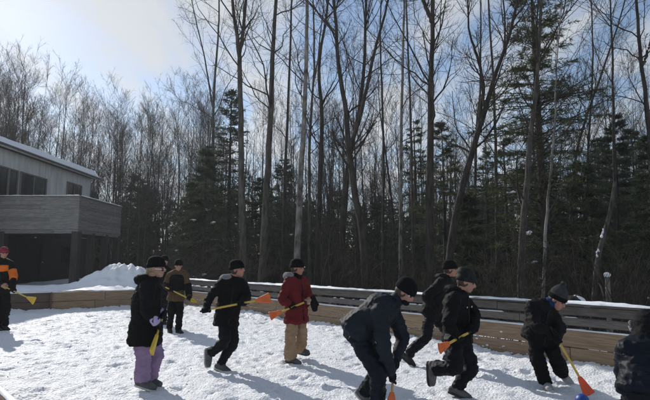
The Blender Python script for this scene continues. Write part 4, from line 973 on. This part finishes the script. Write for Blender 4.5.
        so_ = MB(); base_ = lambda y, x: an+sl*(0.078*s)+fd*(y*0.92)*s+sdv*x*s
        so_.prism([base_(-0.085, -0.02), base_(-0.09, 0.0), base_(-0.085, 0.02), base_(-0.05, 0.04), base_(0.06, 0.045), base_(0.15, 0.05), base_(0.205, 0.032), base_(0.222, 0.0), base_(0.205, -0.032), base_(0.15, -0.05), base_(0.06, -0.045), base_(-0.05, -0.04)], sl, 0.024*s)
        so_.build('sole', M[sole], bo, bevel=0.004)
    # ---- hair under the hat, down to the nape
    hr_ = MB().ball(H(0, -0.024, -0.012), (0.0805*s, 0.088*s, 0.082*s), HM); hr_.tube([H(0, -0.06, -0.03), H(0, -0.066, -0.085)], [(0.058*s, 0.036*s), (0.046*s, 0.022*s)], side=rt, n=12)
    sculpt(hr_, 'hair', M[hair], root, 0.010, 2, 0.003, 50, seed)
    # ---- hat
    if hatkind:
        h = MB(); oy = -0.008
        pr = [(0.079, 0.099, 0.030, oy), (0.088, 0.108, 0.032, oy), (0.090, 0.110, 0.048, oy), (0.090, 0.110, 0.078, oy), (0.086, 0.106, 0.082, oy), (0.084, 0.103, 0.100, oy-0.003), (0.074, 0.091, 0.126, oy-0.006), (0.055, 0.068, 0.147, oy-0.010), (0.028, 0.036, 0.160, oy-0.012), (0.005, 0.006, 0.163, oy-0.013)]
        if hatkind == 'loose': pr = pr[:5]+[(0.086, 0.107, 0.105, oy-0.006), (0.080, 0.098, 0.135, oy-0.014), (0.062, 0.078, 0.160, oy-0.024), (0.034, 0.044, 0.175, oy-0.032), (0.005, 0.006, 0.178, oy-0.034)]
        if hatkind == 'tall': pr = pr[:5]+[(0.083, 0.100, 0.110, oy-0.004), (0.068, 0.082, 0.150, oy-0.006), (0.045, 0.055, 0.185, oy-0.006), (0.022, 0.028, 0.205, oy-0.006), (0.005, 0.006, 0.210, oy-0.006)]
        # cuff sits lower at the back and over the ears
        HT = HM @ Matrix.Rotation(R(6), 3, 'X'); hc = hc-up*0.024*s
        h.lathe([(a*1.05*s, c*1.05*s, z*1.06*s, o_*s) for (a, c, z, o_) in pr], hc, HT, 24)
        ho = h.build('hat', M[hat], root, True)
        if hatkind == 'tall':
            pm = MB(); rr_ = random.Random(3)
            for _ in range(16): v = Vector((rr_.gauss(0, 1), rr_.gauss(0, 1), rr_.gauss(0, 1))).normalized()*0.024; pm.ball(hc+HT @ Vector((0, -0.014*s, 0.225*s))+v, 0.021, nu=7, nv=5)
            pm.build('pompom', M['dgrey'], ho, True)
        c2 = MB().lathe([(a*1.05*s, c*1.05*s, z*1.06*s, o_*s) for (a, c, z, o_) in [(0.086, 0.106, 0.022, oy), (0.094, 0.114, 0.026, oy), (0.0955, 0.1155, 0.048, oy), (0.094, 0.114, 0.074, oy), (0.086, 0.106, 0.079, oy)]], hc, HT, 24)
        cf = c2.build('hat_band', M['knit'] if hatkind == 'tall' else M[hat], ho, True)
    if extra: extra(root, J, H, HM, s, dict(rt=rt, fw=fw, up=up, jk=jk, tors=tors, ssd=ssd, hsd=hsd, hat=ho if hatkind else None))
    return root, J

def hood(root, J, H, HM, s, mt, E, big=1.0):
    c = J['neck']-E['fw']*0.075*s+E['up']*0.035*s; mb = MB()
    mb.tube([c+E['rt']*0.10*s+E['fw']*0.07*s+E['up']*0.02*s, c+E['rt']*0.085*s-E['up']*0.005*s, c-E['fw']*0.055*s-E['up']*0.02*s, c-E['rt']*0.085*s-E['up']*0.005*s, c-E['rt']*0.10*s+E['fw']*0.07*s+E['up']*0.02*s], [0.035*s*big, 0.055*s*big, 0.062*s*big, 0.055*s*big, 0.035*s*big], n=10)
    sculpt(mb, 'hood', M[mt], E['jk'], 0.012, 4, 0.009, 16, 5)
def badge(H, p, HM, parent, sz=0.014, mt='white', name='logo'):
    MB().ball(H(*p), (sz, sz*0.5, sz*0.8), HM, 8, 6).build(name, M[mt], parent, True)

def perp(d, toward=Vector((0, -1, 0))):
    v = toward-d*toward.dot(d); return unit(v)

# -- A: purple snow pants, black long coat, nearest on the left
Y0 = 6.4
b0, t0 = at(165, 309, Y0+0.05), at(151.5, 353, Y0-0.30); d0 = unit(t0-b0)
gA1, gA2 = b0.lerp(t0, 0.40), b0.lerp(t0, 0.12)
stick('yellow broom stick pointing down in the lavender gloves', b0, t0, unit(Vector((-0.85, -0.35, -0.3))-d0*d0.dot(Vector((-0.85, -0.35, -0.3)))), M['yel'], M['yelh'])
def pxh(p, dy=0):   # world point back to a joint triple is not needed: joints accept vectors through this table
    return p
def exA(root, J, H, HM, s, E):
    g = MB()
    for e in (-1, 1): g.ball(H(0.033*e, 0.098, -0.002), (0.027*s, 0.010*s, 0.019*s), HM)
    sg = g.build('sunglasses', M['lens'], root, True)
    fr = MB().tube([H(-0.082, 0.02, 0.004), H(-0.062, 0.090, 0.004), H(0, 0.108, 0.004), H(0.062, 0.090, 0.004), H(0.082, 0.02, 0.004)], [0.0045*s]*5, n=6)
    fr.build('frame', M['white'], sg, True)
    hr = MB().tube([H(0, -0.085, 0.0), H(0, -0.095, -0.06), H(0.01, -0.10, -0.12)], [0.05*s, 0.045*s, 0.022*s], side=E['rt'], n=10); hr.build('hair', M['hairb'], root, True)
    hood(root, J, H, HM, s, 'blk', E, 1.15)
    for c in 'nf':
        ha, el = J['ha'+c], J['el'+c]; dd = unit(ha-el)
        MB().tube([ha-dd*0.15, ha-dd*0.055], [0.054, 0.058], n=14, cap=0.3).build('gauntlet', M['lav'], root, True)
    for c in 'nf':
        kn, an = J['kn'+c], J['an'+c]; p = kn.lerp(an, 0.42); dd = unit(an-kn)
        MB().tube([p-dd*0.012, p+dd*0.012], [0.082, 0.082], n=14, cap=0.2).build('leg_strap', M['purple'], root, True)
person('player in long black coat, sunglasses and purple snow trousers holding a yellow stick down', Y0, dict(
    head=(157,267.5,0.02), neck=(150,281.5,0), chest=(147,296,0), pelvis=(146,326,0), shn=(147,288,-0.19), shf=(152,287,0.19),
    eln=(147,311,-0.29), haf=(163.5,315,-0.02), elf=(157,308,0.22), han=(159.5,326,-0.19), hipn=(143,334,-0.10), hipf=(151,334,0.10), knn=(143,360,-0.10), knf=(155.5,357,0.12),
    ann=(142.5,380,-0.10), anf=(148,378,0.12), ton=(156,384,-0.12), tof=(163,381,0.10)), 82, -2, 1.02, 'blk', 'purple', 'knit', 'navy2', 'boot', 'solew',
    grips=((gA1, d0), (gA2, d0)), hem=0.21, bulk=1.18, legw=1.12, anklew=1.15, extra=exA, seed=1, sleeve=1.08, hair='hairb')

# -- K: half hidden behind A
person('player in dark clothing mostly hidden behind the one in purple trousers', 12.6, dict(
    head=(164.5,261,0), neck=(163.5,268,0), pelvis=(161,290,0), shn=(157,271,-0.05), shf=(169,271,0.05), eln=(156,280,-0.1), elf=(170,281,0.0), han=(159,288,-0.2), haf=(166,289,-0.2),
    hipn=(158,294,0), hipf=(164,294,0), knn=(158,308,0), knf=(164,308,0), ann=(158,321,0), anf=(164,321,0), ton=(160,323.5,-0.1), tof=(167,323.5,-0.1)), 40, 0, 1.0, 'blk', 'navy2', 'knit', 'blk', seed=2, bulk=0.95)

# -- B: facing us, brown sleeves, black chest
Y0 = 11.3
b0, t0 = at(162, 285.5, Y0-0.30), at(192, 300, Y0-0.42); d0 = unit(t0-b0)
stick('thin yellow stick held across the waist by the player with brown sleeves', at(160, 284.5, Y0-0.28), t0, perp(d0), M['yel'], M['yelh'], 0.12, 0.06)
def exB(root, J, H, HM, s, E):
    c = MB(); ch = J['chest'] if 'chest' in J else J['pelvis'].lerp(J['neck'], 0.68); lo = J['pelvis'].lerp(J['neck'], 0.22)
    c.tube([lo, ch, ch.lerp(J['neck'], 0.6)], [(0.196, 0.168), (0.198, 0.178), (0.160, 0.150)], side=E['ssd'], n=16, cap=0.2)
    sculpt(c, 'chest_panel', M['blk'], E['jk'], 0.013, 3, 0.006, 12, 3)
    for cc in 'nf':
        el, ha = J['el'+cc], J['ha'+cc]; c = MB().tube([J['sh'+cc].lerp(el, 0.75), el, ha.lerp(el, 0.22)], [0.090, 0.086, 0.070], n=12, cap=0.3); c.build('sleeve_end', M['blk'], E['jk'], True)
person('player facing us with brown sleeves and black chest panel, back near the fence corner', Y0, dict(
    head=(178.5,265.5,-0.03), neck=(178,272.5,0), pelvis=(176,295,0), shn=(170.2,275.5,-0.02), shf=(185.5,275.5,0.02), eln=(166.5,286,-0.10), elf=(188,287,-0.08), han=(171.5,289.5,-0.31), haf=(189.5,298.2,-0.37),
    hipn=(172.5,299,0), hipf=(179.5,299,0), knn=(171,315,-0.06), knf=(179.5,315,-0.05), ann=(169.5,328,0.02), anf=(178.5,329.5,0), ton=(172,331.5,-0.25), tof=(184,332.5,-0.15)), 22, -4, 0.98, 'brown', 'blk', 'knit', 'blk',
    grips=((at(171.5, 290.2, Y0-0.337), d0), (at(189, 298.6, Y0-0.405), d0)), hem=0.10, bulk=1.0, extra=exB, seed=3)

# -- C: grey hood, running, stick level with orange blade
Y0 = 7.45
b0, t0 = at(201, 311.2, Y0-0.30), at(270, 297.8, Y0-0.42); d0 = unit(t0-b0)
stick('yellow stick with orange blade carried level by the grey-hooded runner', b0, t0, perp(d0, Vector((0, -1, -0.15))), M['yel'], M['org'], 0.21, 0.145)
def exC(root, J, H, HM, s, E): hood(root, J, H, HM, s, 'grey', E, 1.25)
person('runner in black with a grey hood looking right, carrying a stick level', Y0, dict(
    head=(237.5,269,0.0), neck=(232.5,280,0.03), chest=(231,290,0), pelvis=(227,317,0.02), shn=(222.5,284.5,-0.05), shf=(242,285,0.06), eln=(209.5,297.5,-0.10), elf=(246.5,298.5,-0.03), han=(205.5,309.3,-0.30), haf=(241.5,303.5,-0.36),
    hipn=(222.5,322,-0.05), hipf=(231.5,322,0.06), knn=(225.5,341,-0.14), knf=(233,343,0.05), ann=(210.5,353,-0.05), anf=(220.5,364.5,0.03), ton=(211,368,-0.10), tof=(234,369.5,-0.05)), 72, 4, 0.99, 'blk', 'navy2', 'knit', 'blk', 'boot', 'solew', 'skin2',
    grips=((b0.lerp(t0, 0.067), d0), (b0.lerp(t0, 0.585), d0)), hem=0.12, bulk=1.0, extra=exC, seed=4)

# -- D: dark red jacket, tan trousers
Y0 = 8.0
b0, t0 = at(312.5, 299, Y0-0.20), at(270, 316.2, Y0-0.42); d0 = unit(t0-b0)
stick('yellow stick with orange blade held by the player in dark red', b0, t0, perp(d0, Vector((0, -1, -0.2))), M['yel'], M['org'], 0.19, 0.13)
def exD(root, J, H, HM, s, E):
    hood(root, J, H, HM, s, 'grey', E, 1.2)
    sf = MB().tube([J['neck']-E['tors']*0.0+E['fw']*0.02, H(0, 0.018, -0.082)], [0.085, 0.078], side=E['rt'], n=14, cap=0.3); sculpt(sf, 'neck_warmer', M['knit'], root, 0.012, 2, 0.006, 16, 8)
    badge(H, (-0.055, 0.098, 0.040), HM, E['hat'], 0.014)
    # a mitten dangling from the far cuff
    p = J['haf']+Vector((0.05, -0.06, 0)); m_ = MB().tube([p+Vector((0.0, 0, 0.05)), p+Vector((0.02, 0, -0.05)), p+Vector((0.035, 0, -0.14))], [(0.045, 0.03), (0.06, 0.04), (0.045, 0.03)], side=Vector((1, 0, 0)), n=12)
    m_.tube([p+Vector((0.05, 0, -0.01)), p+Vector((0.085, 0, -0.06))], [0.022, 0.018], n=8); sculpt(m_, 'mitten', M['blk'], root, 0.009, 3)
person('player in dark red jacket and tan trousers standing in front of the fence', Y0, dict(
    head=(297.5,267.5,0), neck=(294.5,278.5,0.02), chest=(295.5,288,0), pelvis=(296,313,0.02), shn=(288,283.5,-0.13), shf=(303.5,282.5,0.13), eln=(281.5,299.5,-0.20), elf=(308,294,0.12), han=(293,307.2,-0.33), haf=(309.5,300.3,-0.16),
    hipn=(292,320,-0.05), hipf=(301,320,0.07), knn=(290.5,341,-0.10), knf=(302,338,0.10), ann=(290.5,357.5,-0.05), anf=(298.5,348.5,0.30), ton=(303,361.5,-0.12), tof=(306,350,0.22)), 66, -5, 0.99, 'red', 'tan', 'knit', ('blk', 'skin'), 'boot', 'sole', 'skin2',
    grips=((b0.lerp(t0, 0.46), d0), (b0.lerp(t0, 0.07), d0)), hem=0.14, bulk=1.05, legw=1.08, anklew=1.2, extra=exD, seed=5)

# -- E: bent forward, blue-black puffy jacket, big in front
Y0 = 5.6
b0, t0 = at(394.5, 357, Y0+0.02), at(390.5, 414, Y0-0.28); d0 = unit(t0-b0)
stick('wooden-shafted stick with orange blade pushed down by the bent-over player', b0, t0, perp(d0), M['woody'], M['org'], 0.22, 0.15)
def exE(root, J, H, HM, s, E):
    badge(H, (0.085, 0.068, 0.030), HM, E['hat'], 0.011)
    cl_ = MB().tube([J['neck']-E['tors']*0.02, J['neck'].lerp(J['head'], 0.45)], [0.09, 0.082], side=E['ssd'], n=14, cap=0.3); sculpt(cl_, 'collar', M['nylon'], E['jk'], 0.012, 2)
    c = J['neck'].lerp(J['head'], 0.45)+E['fw']*0.08; sf = MB().tube([c-E['rt']*0.05, c+E['fw']*0.02, c+E['rt']*0.05], [0.03, 0.035, 0.03], n=8); sculpt(sf, 'neck_warmer', M['knit'], root, 0.01, 2)
person('large bent-over player in blue-black jacket and beanie, reaching down with a stick', Y0, dict(
    head=(405.5,291.5,-0.05), neck=(394.5,301.5,0), chest=(382,309,0), pelvis=(361,328,0.02), hem=(354,335,0.02), shn=(380,311,-0.20), shf=(391,307.5,0.19), eln=(383.5,348,-0.30), elf=(402.5,337,0.16), han=(391.2,377.5,-0.13), haf=(394.8,364.5,0.02),
    hipn=(357.5,339,-0.11), hipf=(362,338,0.12), knn=(378,371,-0.20), knf=(381,367,0.10), ann=(377.5,403,-0.10), anf=(364.5,392.5,0.25), ton=(395,409,-0.15), tof=(373,402,0.22)), 68, -38, 1.04, 'nylon', 'navy', 'knit', 'navy2', 'boot', 'solew',
    grips=((b0.lerp(t0, 0.37), d0), (b0.lerp(t0, 0.13), d0)), hem=0.12, bulk=1.25, legw=1.1, extra=exE, seed=6, sleeve=1.1)

# -- F: runner behind, black
Y0 = 7.9
def exF(root, J, H, HM, s, E): 
    hood(root, J, H, HM, s, 'blk2', E, 0.9); badge(H, (-0.16, -0.25, -0.62), HM, E['jk'], 0.02)
person('runner in black leaning forward, behind the one with the patterned hat', Y0, dict(
    head=(450.5,269,0.0), neck=(445.5,278.5,0.02), chest=(441,288,0), pelvis=(431.5,309,0.02), shn=(439,285,-0.17), shf=(447,284,0.17), eln=(425.5,297,-0.28), elf=(456,299,0.20), han=(435,309,-0.30), haf=(462,305,0.05),
    hipn=(430,315,-0.08), hipf=(434,315,0.09), knn=(426.5,336,-0.10), knf=(448,333,0.10), ann=(407.5,355.5,-0.05), anf=(449,356,0.05), ton=(416,363,-0.05), tof=(460,361,0.0)), 75, -3, 0.98, 'blk2', 'navy2', 'knit', 'blk', 'bootd', 'sole', 'skin2', hem=0.11, bulk=1.0, extra=exF, seed=7)

# -- G: runner with stick, patterned hat
Y0 = 6.0
b0, t0 = at(475.5, 329, Y0-0.18), at(439.5, 348.5, Y0-0.55); d0 = unit(t0-b0)
stick('yellow stick with orange blade held low by the runner in the patterned hat', b0, t0, perp(d0, Vector((0.1, -1, -0.1))), M['yel'], M['org'], 0.16, 0.125)
def exG(root, J, H, HM, s, E):
    hood(root, J, H, HM, s, 'blk', E, 1.0)
    badge(H, (0.03, 0.14, -0.235), HM, E['jk'], 0.014)
    badge(H, (0.15, 0.10, -0.25), HM, E['jk'], 0.012)
person('runner in black with patterned knit hat, rear foot kicked up, stick held low', Y0, dict(
    head=(466.5,281.5,0.0), neck=(458.5,294,0.02), chest=(456,304,0), pelvis=(457,333,0.02), shn=(452.5,302,-0.18), shf=(463.5,300,0.18), eln=(449,326,-0.30), elf=(475,314,0.12), han=(459.5,337.6,-0.36), haf=(474,329.5,-0.16),
    hipn=(453,341,-0.10), hipf=(462,341,0.10), knn=(455,368.5,-0.24), knf=(471,365,0.06), ann=(434.5,368.5,-0.05), anf=(456.5,388,0.06), ton=(436,389,-0.08), tof=(475,395.5,0.0)), 70, -18, 1.0, 'blk', 'navy2', 'camo', ('blk', 'blk'), 'boot', 'sole',
    grips=((b0.lerp(t0, 0.47), d0), (b0.lerp(t0, 0.06), d0)), hem=0.10, bulk=1.05, legw=1.08, hatkind='loose', extra=exG, seed=8)

# -- H: bending right player, grey pompom hat, blue ball
Y0 = 6.45
b0, t0 = at(551, 328, Y0-0.30), at(589.5, 394.5, Y0-0.50); d0 = unit(t0-b0)
stick('yellow stick with red-orange blade touching the blue ball', b0, t0, perp(d0, Vector((-0.2, -1, 0.2))), M['yel'], M['orgr'], 0.21, 0.135)
def exH(root, J, H, HM, s, E):
    sf = MB().tube([J['neck']-E['tors']*0.02, J['neck'].lerp(J['head'], 0.55)], [0.085, 0.075], side=E['ssd'], n=14, cap=0.3); sculpt(sf, 'neck_warmer', M['scarf'], root, 0.012, 2, 0.006, 16, 8)
    lg = MB().tube([H(-0.045, 0.104, 0.046), H(-0.01, 0.116, 0.048), H(0.025, 0.114, 0.047)], [(0.012, 0.006)]*3, side=E['up'], n=8, sub=4, cap=0.2); lg.build('logo', M['white'], E['hat'], True)
person('bending player in black with grey pompom hat swinging at the blue ball', Y0, dict(
    head=(557.5,299.5,-0.08), neck=(547,304,-0.02), chest=(541,311,0), pelvis=(538,333,0.04), shn=(530.5,308,-0.05), shf=(551.5,312,0.0), eln=(537,327,-0.22), elf=(559.5,328,-0.10), han=(553.3,333,-0.30), haf=(557.5,340,-0.31),
    hipn=(533,337,-0.02), hipf=(545,337,0.04), knn=(538.5,362,-0.06), knf=(556,357,-0.12), ann=(546,382.5,0.02), anf=(561.5,372.5,0.20), ton=(549,386.5,-0.24), tof=(570,382,0.08)), 42, -32, 1.0, 'blk2', 'blk', 'dgrey', 'blk', 'shoe', 'solew', 'skin2',
    grips=((b0.lerp(t0, 0.085), d0), (b0.lerp(t0, 0.18), d0)), hem=0.10, bulk=1.05, legw=1.02, anklew=1.15, hatkind='tall', extra=exH, seed=9, tilt=0.25)
pb = at(582, 397, 5.62)
bl = MB().ball((pb.x, pb.y, 0.072), 0.072, nu=24, nv=16).build('ball', M['ball'], None, True); tag(bl, 'blue rubber ball on the snow at the red-orange blade', 'ball')

# -- I: crouching at the right edge, seen from behind
Y0 = 4.5
def exI(root, J, H, HM, s, E):
    hd = MB(); hd.ball(H(0, -0.03, 0.02), (0.115, 0.135, 0.145), HM); hd.tube([J['neck']-E['tors']*0.03, H(0, -0.04, -0.06)], [0.13, 0.11], side=E['rt'], n=14)
    sculpt(hd, 'hood', M['blk'], E['jk'], 0.013, 3, 0.012, 12, 4)
    fz = MB(); rr_ = random.Random(8)
    for k in range(9):
        a = -0.2+0.9*k/9; p = H(-0.105*math.cos(a), 0.05+rr_.uniform(-0.01, 0.03), 0.02-0.12*math.sin(a)); fz.ball(p, rr_.uniform(0.010, 0.021), nu=7, nv=5)
    fz.build('hood_trim', M['grey'], E['jk'], True)
    bt = MB().tube([J['pelvis']+E['tors']*0.22-Vector((0, 0, 0.02)), J['pelvis']+E['tors']*0.255-Vector((0, 0, 0.02))], [(0.222, 0.188), (0.222, 0.186)], side=E['hsd'], n=20, cap=0.2); sculpt(bt, 'waist_band', M['navy'], E['jk'], 0.012, 2, 0.006, 12, 4)
person('crouching player in dark hooded jacket cut off by the right edge', Y0, dict(
    head=(645.5,328,0.16), neck=(645,341,0.08), chest=(646,352,0.02), pelvis=(645,388,-0.10), shn=(628.5,349,0.02), shf=(663,349,0.02), eln=(624.5,375,0.12), elf=(669,375,0.12), han=(636,392,0.34), haf=(656,394,0.34),
    hipn=(636,395,-0.06), hipf=(654,395,-0.06), knn=(631,418,0.20), knf=(660,418,0.20), ann=(633,436,-0.05), anf=(658,436,-0.05), ton=(631,432,0.18), tof=(661,432,0.18)), 170, -15, 1.0, 'navy', 'navy2', 'blk', 'blk', 'bootd', hem=0.06, bulk=1.12, legw=1.12, hatkind=None, extra=exI, seed=10, sleeve=1.1)

# -- J: left edge, orange bands
Y0 = 11.6
b0, t0 = at(-2, 283.5, Y0-0.28), at(34.5, 300.8, Y0-0.45); d0 = unit(t0-b0)
stick('all-yellow stick held out by the player at the left edge', b0, t0, perp(d0), M['yel'], M['yelh'], 0.20, 0.17)
def exJ(root, J, H, HM, s, E):
    c = MB(); ch = J['pelvis'].lerp(J['neck'], 0.72); c.tube([ch-E['tors']*0.07, ch+E['tors']*0.05], [(0.205, 0.178), (0.198, 0.168)], side=E['ssd'], n=18, cap=0.15); sculpt(c, 'chest_band', M['orange'], E['jk'], 0.013, 2, 0.006, 12, 3)
    for cc in 'nf':
        el, sh, ha = J['el'+cc], J['sh'+cc], J['ha'+cc]
        MB().tube([sh.lerp(el, 0.55), el, el.lerp(ha, 0.25)], [0.092, 0.088, 0.082], n=14, cap=0.25).build('sleeve_band', M['orange'], E['jk'], True)
    hr = MB().tube([H(0.05, -0.02, 0.0), H(0.05, -0.03, -0.09), H(0.045, -0.02, -0.15)], [0.035, 0.03, 0.015], n=8); hr.build('hair', M['haird'], root, True)
person('player with red striped hat and orange jacket bands at the left edge', Y0, dict(
    head=(4,253,-0.02), neck=(2.5,260.5,0), pelvis=(1.5,287,0), shn=(-5.5,264,-0.05), shf=(10.5,264,0.05), eln=(-8,276,-0.08), elf=(13.5,275.5,-0.02), han=(4,286.3,-0.32), haf=(12.5,289.8,-0.33),
    hipn=(-2,292,0), hipf=(5.5,292,0.02), knn=(-1,311,-0.06), knf=(6.5,310,-0.02), ann=(-1.5,326.5,0), anf=(4.5,326,0.02), ton=(4,329.5,-0.2), tof=(12,329,-0.12)), 45, -6, 1.0, 'blk', 'blk', 'redhat', ('skin', 'blk'), 'bootd', 'sole', 'skin2',
    grips=((b0.lerp(t0, 0.165), d0), (b0.lerp(t0, 0.40), d0)), hem=0.10, bulk=1.0, extra=exJ, seed=11)

# ------------------------------------------------------------------ thin scattering volume, added for a veiling glow like backlight glare
hm_ = bpy.data.materials.new('veil_volume'); hm_.use_nodes = True; hn = hm_.node_tree.nodes; hl = hm_.node_tree.links
for q in list(hn): hn.remove(q)
ho_ = hn.new('ShaderNodeOutputMaterial'); pv_ = hn.new('ShaderNodeVolumePrincipled'); hl.new(pv_.outputs[0], ho_.inputs['Volume'])
pv_.inputs['Color'].default_value = (0.9, 0.93, 0.97, 1); pv_.inputs['Density'].default_value = 0.0007; pv_.inputs['Anisotropy'].default_value = 0.35
hz = MB().box((0, 55, 14), (300, 150, 44)).build('veil_volume', hm_, None); tag(hz, 'thin volume added to veil the woods like backlight glare', 'veil_volume', kind='stuff')

bake_pending()
